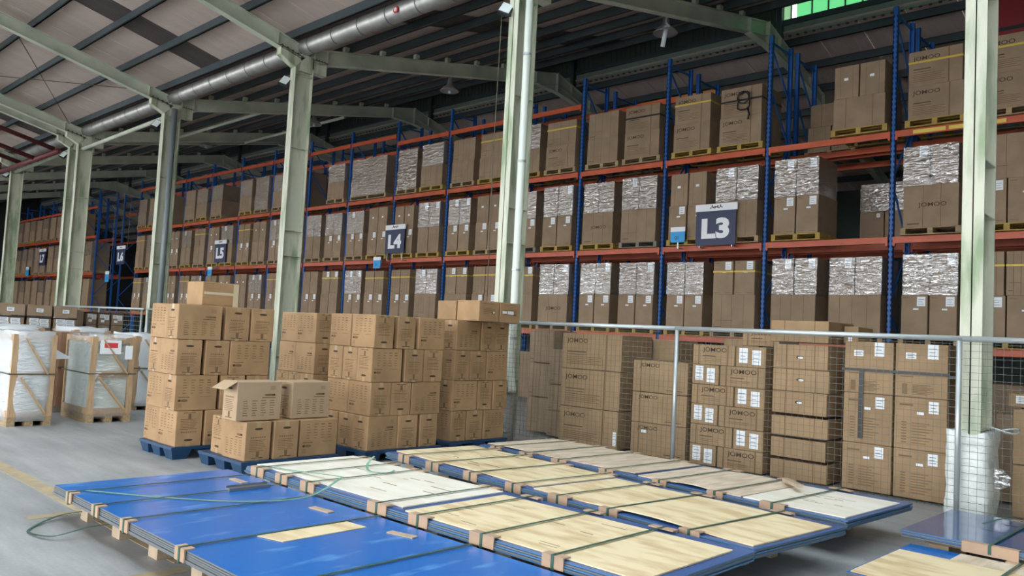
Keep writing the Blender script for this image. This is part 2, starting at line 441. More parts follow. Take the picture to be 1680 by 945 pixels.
def tape_mesh(dx, dy, dz, face, m_='tape', w=.05):
    """tape along the top seam, turned down over the face"""
    def mk():
        p = Print(face, dx, dy, .0018); u = p.W/2
        p.r(u-w/2, dz*.80, u+w/2, dz+.001); p.r(u-w/2, 0, u+w/2, dz*.16)
        p.r(u-.004, dz*.16, u+.004, dz*.8)
        return p.mesh('tape', m_)
    return cached(('tape', m_, face, round(dx,3), round(dy,3), round(dz,3)), mk)

def carton(name, cx, cy, cz, dx, dy, dz, label, group, m_='kraft', rz=0., prints=(), labels=(), film=None, straps=(), tapes=(), cat='carton', bev=.006):
    me = cached(('carton', m_, round(dx,3), round(dy,3), round(dz,3)), lambda: fix_normals(bevel_box(dx, dy, dz, bev).mesh('carton', m_)))
    o = link(name, me, None, (cx, cy, cz), rz); tag(o, label, cat, group)
    for kind, face in prints: link('print', print_mesh(kind, face, dx, dy, dz), o)['kind'] = 'stuff'
    for face, spots in labels:
        for sp_ in spots: link('shipping_label', label_mesh(face, dx, dy, dz, (sp_,)), o)
    for face, tm in tapes: link('tape', tape_mesh(dx, dy, dz, face, tm), o)
    if film: link('stretch_film', film_mesh(dx, dy, dz, film), o)
    for z, w, sm in straps: link('strap', strap_mesh(dx, dy, z, w, sm), o)
    return o

# ================================================================== THE SETTING
fl = MB(); fl.box(-80, -45, -.1, 40, 34, 0)
struct(fl.build('floor', 'concrete'), 'worn grey concrete warehouse floor', 'floor')
def floor_line(x0, y0, x1, y1, label, m_='line_paint'):
    mb = MB(); mb.box(x0, y0, .0005, x1, y1, .003); struct(mb.build('trim_floor_line', m_), label, 'floor line')
floor_line(-13.5, 2.42, -5.2, 2.56, 'tan painted floor line running toward the blue sheet bundle')
floor_line(-7.02, 2.05, -6.9, 2.42, 'short tan floor line poking out under the blue sheet bundle')
floor_line(-5.1, 1.2, -4.98, 2.42, 'tan floor line crossing under the skids of the blue bundle')
floor_line(-1.75, 3.2, -1.63, 5.5, 'faded tan floor line in front of the plywood bundle')
for k, (xa, ya) in enumerate(((-9.6, 1.95), (-8.6, 1.55))):
    floor_line(xa, ya, xa+2.1, ya+.05, 'thin scuffed white floor streak %s the tan line' % ('beside' if k == 0 else 'further below'), 'line_white')

COLX = [4.45, -2.15, -8.75, -15.35, -21.95, -28.55, -29.4, -36.0, -42.6, -49.2, -55.8]
YV = 9.18           # valley / column line
NS, FS = .235, .2126  # roof slopes
def near_top(y): return 7.72 + NS*(8.9-y)          # top of near rafter
def far_top(y): return 7.74 + FS*(y-9.7)            # top of far rafter
RIDGE = 17.65; RZ = far_top(RIDGE)
def low_top(y): return RZ - .27*(y-RIDGE)
NR = .4             # near ridge Y

# roof sheets, one strip per metre
def strips(nm, y0, z0, y1, z1, xs, w, m_, parent, dirty=(), sky=()):
    L_ = math.hypot(y1-y0, z1-z0)
    def mk(mm):
        mb = MB(); mb.box(-w/2+.006, 0, 0, w/2-.006, L_, .03); mb.box(-w/2+.006, 0, -.012, -w/2+.05, L_, 0)
        return mb.mesh('roof_sheet', mm)
    ang = math.atan2(z1-z0, y1-y0)
    for x in xs:
        mm = 'roof_sheet_dirty' if any(a <= x < b for a, b in dirty) else 'skylight' if any(a <= x < b for a, b in sky) else m_
        o = link('roof_sheet', cached((nm, mm, round(L_,3)), lambda: mk(mm)), parent, (x, y0, z0)); o.rotation_euler = (ang, 0, 0)
ce = struct(empty('ceiling'), 'pitched sheet roof over the near bay of the warehouse', 'ceiling')
xs_ = [-66.3 + k*1.05 for k in range(74)]
strips('near', 9.0, near_top(9.0)+.22, 1.3, near_top(1.3)+.22, xs_, 1.05, 'roof_sheet', ce, dirty=((-19.3, -18.25), (-32.0, -30.9)), sky=((-9.6, -8.5), (-6.4, -5.35), (-3.3, -2.2), (-.1, .95), (3.0, 4.05), (6.2, 7.2)))  # unseen skylight panels added to brighten the sheet bundles from above
mb = MB(); mb.box(-66, -.5, near_top(1.3)+.30, 11, 1.32, near_top(1.3)+.33)
sk = struct(mb.build('window_1', 'skylight'), 'translucent ridge skylight strip above the near bay', 'skylight')
mb = MB(); mb.add([(-66,-.5,near_top(1.3)+.22),(11,-.5,near_top(1.3)+.22),(11,-9.5,near_top(1.3)-1.9),(-66,-9.5,near_top(1.3)-1.9)], [(0,1,2,3)])
struct(mb.build('ceiling', 'roof_sheet'), 'sheet roof slope behind the viewer', 'ceiling')
ce2 = struct(empty('ceiling'), 'dark pitched sheet roof above the pallet racks', 'ceiling')
strips('far', 9.5, far_top(9.5)+.24, 17.2, far_top(17.2)+.24, xs_, 1.05, 'roof_sheet', ce2, dirty=((-9.8, -8.7), (-13.2,-12.1)))
ce3 = struct(empty('ceiling'), 'lower sheet roof slope behind the ridge wall', 'ceiling')
strips('low', 18.5, low_top(18.5)+.24, 25.5, low_top(25.5)+.24, xs_, 1.05, 'roof_sheet', ce3)
strips('eave', 25.5, low_top(25.5)+.24, 27.2, low_top(27.2)+.24, xs_, 1.05, 'roof_sheet', ce3, sky=tuple((-60+4.2*k, -57.9+4.2*k) for k in range(11)))  # translucent eave panels, hidden by the racks, added to light the lower roof
# purlins
def purlins(par, ys, zf, x0, x1, off=0):
    for y in ys:
        mb = MB(); z = zf(y)
        mb.box(x0, y-.02, z, x1, y+.02, z+.20); mb.box(x0, y-.06, z, x1, y+.02, z+.012); mb.box(x0, y-.02, z+.188, x1, y+.06, z+.2)
        mb.build('purlin', 'purlin', par)
purlins(ce, [8.85-1.07*k for k in range(8)], near_top, -66, 11)
purlins(ce2, [10.35+1.03*k for k in range(7)], far_top, -66, 11)
purlins(ce3, [18.75+1.05*k for k in range(8)], low_top, -66, 11)

# ridge wall with ribs, fibreglass lights and posts
rw = struct(empty('wall_ridge'), 'ribbed vertical ridge wall with green fibreglass lights', 'wall')
mb = MB(); mb.box(-66, 18.55, 9.36, 11, 18.58, 9.76); mb.build('flashing', 'flashing', rw)
mb = MB(); mb.box(-66, 18.48, 9.62, 11, 18.56, 9.75); mb.build('rail', 'purlin', rw)
mb = MB()
for k in range(336):
    x = -66+k*.17
    mb.box(x, 18.55, 9.72, x+.12, 18.575, 11.0); mb.box(x+.12, 18.57, 9.72, x+.17, 18.59, 11.0)
mb.build('ribbed_cladding', 'wall_sheet', rw)['kind'] = 'stuff'
x = -8.75; k = 0
while x < 9:
    w = .22 if k == 0 else .40
    mb = MB(); mb.box(x, 18.56, 9.74, x+w-.03, 18.575, 11.0); mb.build('fibreglass_pane', 'pale_fibreglass' if k == 0 else 'green_fibreglass', rw)
    mb = MB(); mb.box(x+w-.03, 18.55, 9.74, x+w, 18.58, 11.0); mb.build('pane_rib', 'wall_sheet', rw)
    x += w + (.12 if k == 0 else 0); k += 1
for xc in COLX:
    mb = MB(); mb.box(xc-.09, 18.40, 9.2, xc+.03, 18.54, 11.0); mb.build('post', 'purlin', rw)
mb = MB(); mb.box(-66, 17.1, 11.0, 11, 19.2, 11.05); mb.box(-66, 17.2, far_top(17.2)+.24, 11, 17.23, 11.0); mb.build('monitor_roof', 'wall_sheet', rw)
# zig-zag sheet edge under the flashing
mb = MB()
for k in range(350):
    x = -60+k*.2
    mb.box(x, 18.54, 9.335, x+.06, 18.60, 9.37)
mb.build('corrugated_edge', 'rust_joint', rw)['kind'] = 'stuff'
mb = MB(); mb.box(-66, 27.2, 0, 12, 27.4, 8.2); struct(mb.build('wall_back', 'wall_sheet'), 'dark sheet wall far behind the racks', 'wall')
mb = MB(); mb.box(-66.2, -9.5, 0, -66, 27.4, 11); struct(mb.build('wall_left', 'shade_black'), 'end wall coloured as dark shade beyond the furthest racks', 'wall')  # near-black colour stands in for shade at the far end
mb = MB(); mb.box(11, -9.5, 0, 11.2, 27.4, 11); struct(mb.build('wall_right', 'wall_sheet'), 'sheet end wall closing the hall', 'wall')
# wall behind the viewer with three wide loading doors standing open
mb = MB(); doors = ((-63, -46), (-44, -26), (-24, 8)); xe = -66
for a, b_ in doors + ((11, 11),):
    if a > xe: mb.box(xe, -9.6, 0, a, -9.4, 8)
    if b_ > a: mb.box(a, -9.6, 6.4, b_, -9.4, 8)
    xe = b_
struct(mb.build('wall_front', 'wall_sheet'), 'sheet wall with wide open loading doors behind the viewer', 'wall')

# columns with brackets, rafters
def column(xc, tall_label):
    r = struct(empty('column', (xc, YV, 0)), tall_label, 'column')
    y0, y1, hw = -.23, .22, .10
    MB().box(-hw, y0, 0, hw, y0+.016, 7.2).build('flange', 'column_paint', r)
    MB().box(-hw, y1-.016, 0, hw, y1, 7.2).build('flange', 'column_paint', r)
    MB().box(-.006, y0, 0, .006, y1, 7.2).build('web', 'column_paint', r)
    mb = MB()
    for z in (.9, 3.05, 3.6, 5.4, 7.0): mb.box(-hw, y0+.016, z, hw, y1-.016, z+.012)
    mb.build('stiffener', 'column_paint', r)
    # Y-shaped head: near arm and far arm
    mb = MB()
    mb.add([(-.09,-.23,7.15),(-.09,-.60,7.34),(-.09,-.60,7.53),(-.09,-.02,7.40),(.09,-.23,7.15),(.09,-.60,7.34),(.09,-.60,7.53),(.09,-.02,7.40)],
           [(3,2,1,0),(4,5,6,7),(0,1,5,4),(1,2,6,5),(2,3,7,6),(3,0,4,7)])
    mb.box(-.09, -.10, 7.1, .09, .22, 7.47)
    mb.box(-.09, .20, 7.14, .09, .55, 7.45)
    mb.build('bracket', 'column_paint', r)
    mb = MB(); mb.add([(-.11,-.62,7.52),(.11,-.62,7.52),(.11,-.02,7.39),(-.11,-.02,7.39),(-.11,-.62,7.535),(.11,-.62,7.535),(.11,-.02,7.405),(-.11,-.02,7.405)], [(0,3,2,1),(4,5,6,7),(0,1,5,4),(1,2,6,5),(2,3,7,6),(3,0,4,7)])
    mb.box(-.11, .24, 7.425, .11, .57, 7.44)
    for k in range(4): mb.box(.06, -.58+.13*k, 7.49-.028*k, .09, -.55+.13*k, 7.56-.028*k); mb.box(.06, .28+.07*k, 7.40, .09, .30+.07*k, 7.47)
    mb.build('joint_plate', 'rust_joint', r)
    return r
CN = ['pale steel column off beyond the fence', 'nearest pale steel column with white plastic wrapped round its foot', 'pale steel column with white downpipe beside the carton stacks',
      'pale green steel column behind the carton stacks, stained green midway', 'pale steel column with grey downpipe behind the tall carton stack', 'wide pale green steel column of the close-set pair',
      'narrower steel column of the close-set pair', 'most distant clearly visible steel column', 'far steel column near the L7 racks', 'very far steel column', 'furthest steel column']
for x, n_ in zip(COLX, CN): column(x, n_)

def ibeam(pts_top, depth, xc, hw=.09):
    """I-section following a polyline (y,z) of its top edge"""
    mb = MB(); t = .014
    for (ya, za), (yb, zb) in zip(pts_top[:-1], pts_top[1:]):
        def pr(off0, off1, x0, x1):
            mb.add([(x0,ya,za-off1),(x1,ya,za-off1),(x1,ya,za-off0),(x0,ya,za-off0),(x0,yb,zb-off1),(x1,yb,zb-off1),(x1,yb,zb-off0),(x0,yb,zb-off0)],
                   [(0,1,2,3),(7,6,5,4),(0,4,5,1),(1,5,6,2),(2,6,7,3),(3,7,4,0)])
        pr(0, t, -hw, hw); pr(depth-t, depth, -hw, hw); pr(t, depth-t, -.006, .006)
    return mb
for i, xc in enumerate(COLX):
    side = ['beyond the fence', 'over the nearest column', 'over the downpipe column', 'over the column behind the carton stacks', 'over the grey downpipe column', 'over the wide paired column', 'over the narrow paired column', 'over the distant column', 'near the L7 racks', 'very far down the hall', 'furthest down the hall'][i]
    r = struct(empty('roof_beam', (xc, 0, 0)), 'pale green roof rafter of the near bay %s' % side, 'roof beam')
    ibeam([(9.13, near_top(9.13)), (NR, near_top(NR)), (-9.3, near_top(NR)-NS*(NR+9.3))], .31, xc).build('rafter', 'rafter_paint', r)
    mb = MB(); mb.box(-.09, 8.50, near_top(8.5)-.31, .09, 8.515, near_top(8.5)); mb.box(-.09, 9.115, near_top(9.13)-.31, .09, 9.13, near_top(9.13)); mb.build('end_plate', 'rafter_paint', r)
    r = struct(empty('roof_beam', (xc, 0, 0)), 'grey-green cranked rafter above the racks %s' % side, 'roof beam')
    ibeam([(9.42, far_top(9.42)), (RIDGE, RZ), (27.2, low_top(27.2))], .34, xc).build('rafter', 'rafter_paint', r)
    mb = MB()  # haunch under the ridge
    a, b_, c_ = (16.75, far_top(16.75)-.34), (RIDGE, RZ-.56), (19.3, low_top(19.3)-.34)
    for p, q in ((a, b_), (b_, c_)):
        mb.add([(-.006,p[0],p[1]),(.006,p[0],p[1]),(.006,q[0],q[1]),(-.006,q[0],q[1]),(-.006,p[0],p[1]+.04),(.006,p[0],p[1]+.04),(.006,q[0],RZ-.33 if q is b_ else q[1]+.04),(-.006,q[0],RZ-.33 if q is b_ else q[1]+.04)] if p is a else
               [(-.006,p[0],p[1]),(.006,p[0],p[1]),(.006,q[0],q[1]),(-.006,q[0],q[1]),(-.006,p[0],RZ-.33),(.006,p[0],RZ-.33),(.006,q[0],q[1]+.04),(-.006,q[0],q[1]+.04)],
               [(3,2,1,0),(4,5,6,7),(0,1,5,4),(1,2,6,5),(2,3,7,6),(3,0,4,7)])
        mb.add([(-.09,p[0],p[1]-.014),(.09,p[0],p[1]-.014),(.09,q[0],q[1]-.014),(-.09,q[0],q[1]-.014),(-.09,p[0],p[1]),(.09,p[0],p[1]),(.09,q[0],q[1]),(-.09,q[0],q[1])],
               [(3,2,1,0),(4,5,6,7),(0,1,5,4),(1,2,6,5),(2,3,7,6),(3,0,4,7)])
    mb.build('haunch', 'rafter_paint', r)
    mb = MB(); mb.box(-.10, RIDGE-.02, RZ-.57, .10, RIDGE+.02, RZ+.01); mb.box(-.09, 16.7, far_top(16.7)-.34, .09, 16.715, far_top(16.7))
    mb.box(-.09, 9.75, far_top(9.75)-.34, .09, 9.765, far_top(9.75)); mb.box(-.09, 9.42, far_top(9.42)-.34, .09, 9.435, far_top(9.42))
    for k in range(6): mb.box(-.09, 18.3+k*.9, low_top(18.3+k*.9)-.34, .09, 18.31+k*.9, low_top(18.3+k*.9))
    mb.build('end_plate', 'rafter_paint', r)
    mb = MB()
    for k in range(7):
        y = 10.35+1.03*k; mb.box(-.05, y-.14, far_top(y)-.01, .05, y-.02, far_top(y)+.11)
    mb.build('purlin_clip', 'rafter_paint', r)

mb = MB(); mb.add([(-66,8.92,near_top(8.92)+.26),(11,8.92,near_top(8.92)+.26),(11,9.25,7.92),(-66,9.25,7.92),(-66,9.6,far_top(9.6)+.28),(11,9.6,far_top(9.6)+.28)],[(0,1,2,3),(3,2,5,4)]); mb.build('valley_flashing','roof_sheet_far',ce)
# round gutter duct along the valley
du = struct(empty('trim_1'), 'round galvanised gutter duct along the roof valley', 'duct')
MB().tube([(-66, 9.2, 7.66), (11, 9.2, 7.66)], .185, 20).build('duct_pipe', 'duct', du, smooth=True)
for k in range(78):
    x = -60+k*.9
    MB().tube([(x, 9.2, 7.66), (x+.025, 9.2, 7.66)], .191, 20, caps=False).build('joint_band', 'duct_band', du)
mb = MB()
mb.tube([(-11.9, 9.0, 7.60), (-11.9, 8.985, 7.60)], .07, 16); o = mb.build('round_mark', 'red_ink', du)
mb = MB(); mb.tube([(-11.9, 8.988, 7.60), (-11.9, 8.98, 7.60)], .04, 12); mb.build('round_mark', 'paper', o)
# eave struts
for xa, xb, nm in ((-28.5, -22.0, 'pale eave strut tube between paired columns and the grey-pipe column'), (-36.0, -29.4, 'pale eave strut tube reaching the distant column')):
    struct(MB().tube([(xa, 9.1, 7.02), (xb, 9.1, 7.12)], .06, 10).build('trim_2', 'rafter_paint', None, True), nm, 'strut')
for xa, ya, xb, yb, nm in ((-28.4, 8.6, -22.1, 5.2, 'thin roof tie rod crossing toward the grey-pipe column'), (-28.4, 5.2, -22.1, 8.6, 'second thin roof tie rod crossing the first')):
    struct(MB().tube([(xa, ya, near_top(ya)-.05), (xb, yb, near_top(yb)-.05)], .012, 6).build('trim_3', 'rust_joint'), nm, 'tie rod')
struct(MB().tube([(-28.5, 6.0, near_top(6.0)-.12), (-22.0, 4.9, near_top(4.9)-.12)], .05, 8).build('trim_4', 'rafter_paint'), 'pale fly brace in the near roof at the frame edge', 'brace')
for yy, zz_, nm in ((12.0, 7.97, 'pale strut tube between far rafters, nearer the column line'), (14.8, 8.45, 'pale strut tube between far rafters, nearer the racks')):
    struct(MB().tube([(-28.5, yy, zz_), (-22.0, yy, zz_)], .05, 8).build('trim_5', 'rafter_paint', None, True), nm, 'strut')
# sprinkler pipes
for k, (x, dz, nm) in enumerate(((-30.4, .55, 'dark red sprinkler pipe hung beside the paired rafters'), (-32.0, .75, 'second dark red sprinkler pipe further along'), (-34.2, .6, 'third dark red sprinkler pipe near the distant column'))):
    mb = MB(); mb.tube([(x, 8.8, near_top(8.8)-dz), (x, 1.0, near_top(1.0)-dz)], .075, 10)
    tag(mb.build('sprinkler_pipe', 'sprinkler_red', None, True), nm, 'pipe', 'sprinkler pipes')
mb = MB(); mb.tube([(-36.5, 8.7, 7.0), (-29.6, 8.7, 7.0)], .09, 10); mb.tube([(-36.5, 8.7, 7.0), (-36.5, 8.7, 7.5)], .05, 8)
tag(mb.build('sprinkler_main', 'sprinkler_red', None, True), 'dark red sprinkler main running along the column heads', 'pipe', 'sprinkler pipes')
# downpipes
dp = empty('downpipe', (-8.44, 8.98, 0)); tag(dp, 'white plastic downpipe with foil-wrapped elbow beside the steel column', 'pipe')
MB().tube([(0, 0, 7.5), (0, 0, 1.15), (.03, -.02, .98), (.10, -.06, .82), (.12, -.08, .74)], .062, 14).build('pipe', 'white_pvc', dp, True)
for z in (6.0, 4.3, 2.6, 1.55): MB().tube([(0, 0, z), (0, 0, z+.03)], .07, 14).build('clamp', 'galv', dp)
mb = MB(); mb.tube([(-.20, .0, 0), (-.2, 0, .3), (-.2, 0, .72), (-.2, 0, .80)], [.20, .19, .18, .1], 16); tag(mb.build('foil_wrap', 'foil', None, True), 'crinkled silver foil wrap round the column foot', 'foil wrap').location = (-8.38, 8.97, 0)
mb = MB(); mb.tube([(0, 0, 7.3), (0, 0, 0)], .075, 14); o = mb.build('downpipe', 'grey_pvc', None, True); o.location = (-21.72, 9.16, 0); tag(o, 'grey plastic downpipe inside the web of the steel column', 'pipe')
o = MB().tube([(-8.93, 8.86, 6.78), (-8.96, 8.86, 4.5), (-8.93, 8.87, 2.1)], .007, 6).build('cable', 'rust_joint'); tag(o, 'thin cable hanging from the floodlight on the white-downpipe column', 'cable')
# white plastic wrapped round the nearest column foot
import bmesh
def lumpy(name, x0, y0, z0, x1, y1, z1, m_, amp=.02, seed=1, n=7, parent=None, power=1.0):
    bm = bmesh.new(); bmesh.ops.create_cube(bm, size=1)
    bmesh.ops.subdivide_edges(bm, edges=bm.edges, cuts=n, use_grid_fill=True)
    rnd = random.Random(seed); ph = [rnd.uniform(0, 6.28) for _ in range(9)]
    for v in bm.verts:
        x, y, z = v.co
        d = Vector((x, y, 0)).normalized() if (x or y) else Vector((0, 0, 0))
        w = math.sin(9*z+ph[0]+4*x)*.5 + math.sin(17*z+ph[1]+7*y)*.35 + math.sin(23*x+ph[2]+5*z)*.3 + rnd.uniform(-.5, .5)
        top = math.sin(7*x+ph[3])*math.sin(6*y+ph[4]) + .5*math.sin(15*x+9*y+ph[5])
        r = 1.0-.12*(abs(2*x)**4)*(abs(2*y)**4)
        v.co = Vector((x0+(x*r+.5)*(x1-x0), y0+(y*r+.5)*(y1-y0), z0+(z+.5)*(z1-z0))) + d*amp*w + Vector((0, 0, amp*1.2*top if z > .45 else 0))
    me = bpy.data.meshes.new(name); bm.to_mesh(me); bm.free(); me.materials.append(MATS[m_])
    me.polygons.foreach_set('use_smooth', [True]*len(me.polygons))
    return link(name, me, parent)
ww = lumpy('plastic_wrap', -2.37, 8.90, 0, -1.97, 9.45, .88, 'white_wrap', .016, 3, 9)
tag(ww, 'crumpled white plastic wrapped round the foot of the nearest column', 'plastic wrap')
mb = MB()
pts = [(-1.94, 9.0, .56), (-1.86, 8.98, .55), (-1.80, 9.0, .48), (-1.81, 9.02, .40), (-1.88, 9.02, .36), (-1.94, 9.03, .34)]
mb.add(pts + [(p[0], p[1]+.03, p[2]) for p in pts], [(0,1,2,3,4,5), (11,10,9,8,7,6)] + [(k, k+6, (k+1) % 6+6, (k+1) % 6) for k in range(6)]); mb.build('loose_flap', 'film', ww)
mb = MB()
ring = [(-1.86+.13*math.cos(t), 9.0+.10*math.sin(t), .93+.02*math.sin(2*t)) for t in [k*.45 for k in range(15)]]
mb.tube(ring, .010, 6); tag(mb.build('wire_coil', 'galv'), 'loose pale wire loop lying on the white plastic wrap', 'wire')

# ================================================================== PALLET RACKS
X0, P, YR, DEP = -5.11, 2.5, 15.6, 1.0
LEV = {1: 1.80, 2: 3.80, 3: 5.80}
PT = 8.22
def post_x(n): return X0 - P*n
def post_mesh(h):
    def mk():
        mb = MB(); mb.box(-.045, 0, 0, .045, .012, h); mb.box(-.045, 0, 0, -.035, .07, h); mb.box(.035, 0, 0, .045, .07, h); mb.box(-.012, -.004, 0, .012, 0, h)
        return mb.mesh('upright_post', 'blue_post')
    return cached(('post', h), mk)
def hole_mesh():
    mb = MB()
    for k in range(int(8.1/.1)):
        for s in (-.034, .018): mb.box(s, -.006, .1+k*.1, s+.016, -.003, .15+k*.1)
    return mb.mesh('slot_holes', 'slot')
def beam_mesh(w, m_):
    def mk():
        mb = MB(); mb.box(.05, -.03, -.12, w-.05, .02, 0); mb.box(.05, -.034, -.08, w-.05, -.03, -.045)
        mb.box(.045, -.036, -.17, .085, .03, 0); mb.box(w-.085, -.036, -.17, w-.045, .03, 0)
        return mb.mesh('beam', m_)
    return cached(('beam', round(w,2), m_), mk)
def frame(par, x, y, h=PT, holes=False, dep=DEP):
    p1 = link('upright_post', post_mesh(h), par, (x, y, 0))
    if holes: link('slot_holes', cached('holes', hole_mesh), p1)['kind'] = 'stuff'
    link('upright_post', post_mesh(h), par, (x, y+dep, 0), math.pi)
    def br():
        mb = MB(); z = .3; k = 0
        while z < h-1.2:
            a, b_ = (.05, dep-.05) if k % 2 == 0 else (dep-.05, .05)
            mb.bar((0, a, z), (0, b_, z+1.05), .025, .035); z += 1.15; k += 1
        mb.bar((0, .05, h-.15), (0, dep-.05, h-.15), .03, .04); mb.bar((0, .05, h-.25), (0, dep-.05, h-1.2), .025, .035)
        return mb.mesh('brace', 'blue_post')
    link('brace', cached(('brace', h, dep), br), par, (x, y, 0))
def rack(label, posts, y, l4=None, l4b=None, near=(), h=PT):
    r = empty('pallet_rack', (0, 0, 0)); tag(r, label, 'pallet rack', 'blue and orange pallet racks')
    for n in posts: frame(r, post_x(n), y, h, n in near)
    for a, b_ in zip(posts[:-1], posts[1:]):
        # a is to the right of b
        for lv in (1, 2, 3):
            link('beam', beam_mesh(P, 'orange'), r, (post_x(b_), y, LEV[lv]))
            o = link('beam', beam_mesh(P, 'orange'), r, (post_x(a), y+DEP, LEV[lv]), math.pi)
        if l4 and l4(a): link('beam', beam_mesh(P, 'orange'), r, (post_x(b_), y, l4(a)))
        if l4b and l4b(a): link('beam', beam_mesh(P, 'amber' if l4b(a) > 7.6 and y > 16 else 'orange'), r, (post_x(a), y+DEP, l4b(a)), math.pi)
    return r
L4 = lambda b: 7.80 if b >= 6 else (7.55 if b >= 3 else None)
R1 = rack('front blue and orange pallet rack carrying the L3 sign and wrapped cartons', list(range(-2, 15)), YR, L4, lambda b: 7.62 if b >= 2 else None, near=(-1, 0, 1, 2, 3, 5, 6))
R2 = rack('rear blue and orange pallet rack standing back to back with the front one', list(range(-2, 15)), YR+DEP+.3, None, lambda b: 8.12 if b in (2,) else (7.5 if b > 3 else None))
R3 = rack('far blue and orange pallet rack past the L6 aisle, front row', [16.2+k for k in range(7)], YR, lambda b: 7.4, None)
R4 = rack('far blue and orange pallet rack past the L6 aisle, rear row', [16.2+k for k in range(6)], YR+DEP+.3, None, lambda b: 7.4)
# yellow warning stickers on beams
for (x, z, w) in ((-4.75, 5.735, .55), (-4.15, 5.735, .9), (-2.7, 5.735, .5), (-25.9, 5.735, .6)):
    MB().box(x, YR-.042, z-.035, x+w, YR-.039, z+.035).build('beam_sticker', 'sticker', R1)
for x, w in ((-14.7, .9), (-12.2, .9), (-10.0, 1.0)): MB().box(x, YR+DEP-.043, 7.33, x+w, YR+DEP-.036, 7.39).build('beam_sticker', 'line_white', R1)

# wooden pallets
def pallet_parts(w, d, m_):
    def mk():
        dk = MB(); n = 6; bw = d/n*.72
        for k in range(n):
            y = -d/2 + k*(d-bw)/(n-1); dk.box(-w/2, y, .115, w/2, y+bw, .135)
        dk.box(-w/2, -d/2, .0, w/2, -d/2+.09, .018); dk.box(-w/2, d/2-.09, 0, w/2, d/2, .018); dk.box(-w/2, -.05, 0, w/2, .05, .018)
        st = MB(); st.box(-.045, -d/2+.005, .018, .045, d/2-.005, .115)
        return dk.mesh('deck', m_), st.mesh('stringer', m_)
    return cached(('pal', round(w,2), round(d,2), m_), mk)
def pallet(x, y, z, w, d, m_, label, group='wooden pallets on the racks'):
    r = empty('wooden_pallet', (x, y, z+.003)); tag(r, label, 'pallet', group)
    dk, st = pallet_parts(w, d, m_)
    link('deck', dk, r)
    for s in (-1, 0, 1): link('stringer', st, r, (s*(w/2-.047), 0, 0))
    return r

BAY = {-1: 'second bay right of L3 sign', 0: 'first bay right of L3 sign', 1: 'bay with L3 sign', 2: 'first bay left of L3 sign', 3: 'second bay left of L3 sign',
       4: 'second bay right of L4 sign', 5: 'first bay right of L4 sign', 6: 'first bay left of L4 sign', 7: 'second bay left of L4 sign', 8: 'second bay right of L5 sign',
       9: 'first bay right of L5 sign', 10: 'bay with L5 sign', 11: 'first bay left of L5 sign', 12: 'second bay left of L5 sign', 13: 'third bay left of L5 sign'}
SHELF = {1: 'bottom shelf', 2: 'middle shelf', 3: 'top shelf'}
SD = {'l': 'left', 'r': 'right'}
G = 'cartons on the pallet racks'
rnd = random.Random(11)
# (upper, lower, pallet) : W wrapped, P plain, J wordmark, Y yellow strap, B black strap, L white labels, S striped
SPEC = {
 (-1,3,'l'):('JY','J','y'), (-1,3,'r'):('JY','J','w'), (0,3,'l'):None, (0,3,'r'):('D','J0','y'), (1,3,'l'):('JY','J','y'), (1,3,'r'):('JB','J','y'),
 (2,3,'l'):('S','S','w'), (2,3,'r'):('JB','J','w'), (3,3,'l'):('W','S','y'), (3,3,'r'):('SY','J','w'), (4,3,'l'):('S','S','w'), (4,3,'r'):('SY','S','y'),
 (5,3,'l'):('W','W','w'), (5,3,'r'):('W','S','y'), (6,3,'l'):('W','W','w'), (6,3,'r'):None, (7,3,'l'):None, (7,3,'r'):('W','S','w'),
 (8,3,'l'):('W','S','w'), (8,3,'r'):('W','W','y'), (10,3,'r'):None, (12,3,'r'):None,
 (-1,2,'l'):('W','JM','w'), (-1,2,'r'):('S','L','y'), (0,2,'l'):('W','L','y'), (0,2,'r'):None, (1,2,'l'):('D','L','y'), (1,2,'r'):('W','S','w'),
 (2,2,'l'):('W','JM','y'), (2,2,'r'):('W','S','g'), (3,2,'l'):('W','L','g'), (3,2,'r'):('W','L','y'), (4,2,'l'):('W','L','y'), (4,2,'r'):('D','L','w'),
 (5,2,'l'):('D','L','y'), (5,2,'r'):('W','F','y'), (6,2,'l'):('W','L','w'), (6,2,'r'):('D','L','y'), (7,2,'l'):('W','F','w'), (7,2,'r'):('W','L','w'),
 (-1,1,'l'):('W','L','w'), (-1,1,'r'):('SY','L','y'), (0,1,'l'):('W','S','w'), (0,1,'r'):('W','S','w'), (1,1,'l'):('W','L','y'), (1,1,'r'):('LY','S','w'),
 (2,1,'l'):('W','L','y'), (2,1,'r'):('W','L','y'), (3,1,'l'):('LY','S','y'), (3,1,'r'):('W','JM','w'), (4,1,'l'):('LY','S','y'), (4,1,'r'):('SY','L','w'),
 (5,1,'l'):('SY','L','y'), (5,1,'r'):('W','S','w'), (6,1,'l'):('W','L','w'), (6,1,'r'):('SY','L','w'), (7,1,'l'):('F','L','w'), (7,1,'r'):('LY','F','w'),
}
PM = {'y': 'pallet_yellow', 'w': 'pallet_wood', 'g': 'pallet_grey'}
PW = {'y': 'yellowish', 'w': 'bare wood', 'g': 'grey weathered'}
LOOK = {'W': 'film-wrapped', 'P': 'plain', 'J': 'wordmark', 'JY': 'yellow-strapped', 'JB': 'black-strapped', 'S': 'striped', 'SY': 'yellow-strapped', 'LY': 'yellow-strapped', 'L': 'white-labelled', 'D': 'plain', 'F': 'plain', 'JM': 'wordmark', 'J0': 'plain'}
BOXNO = {}
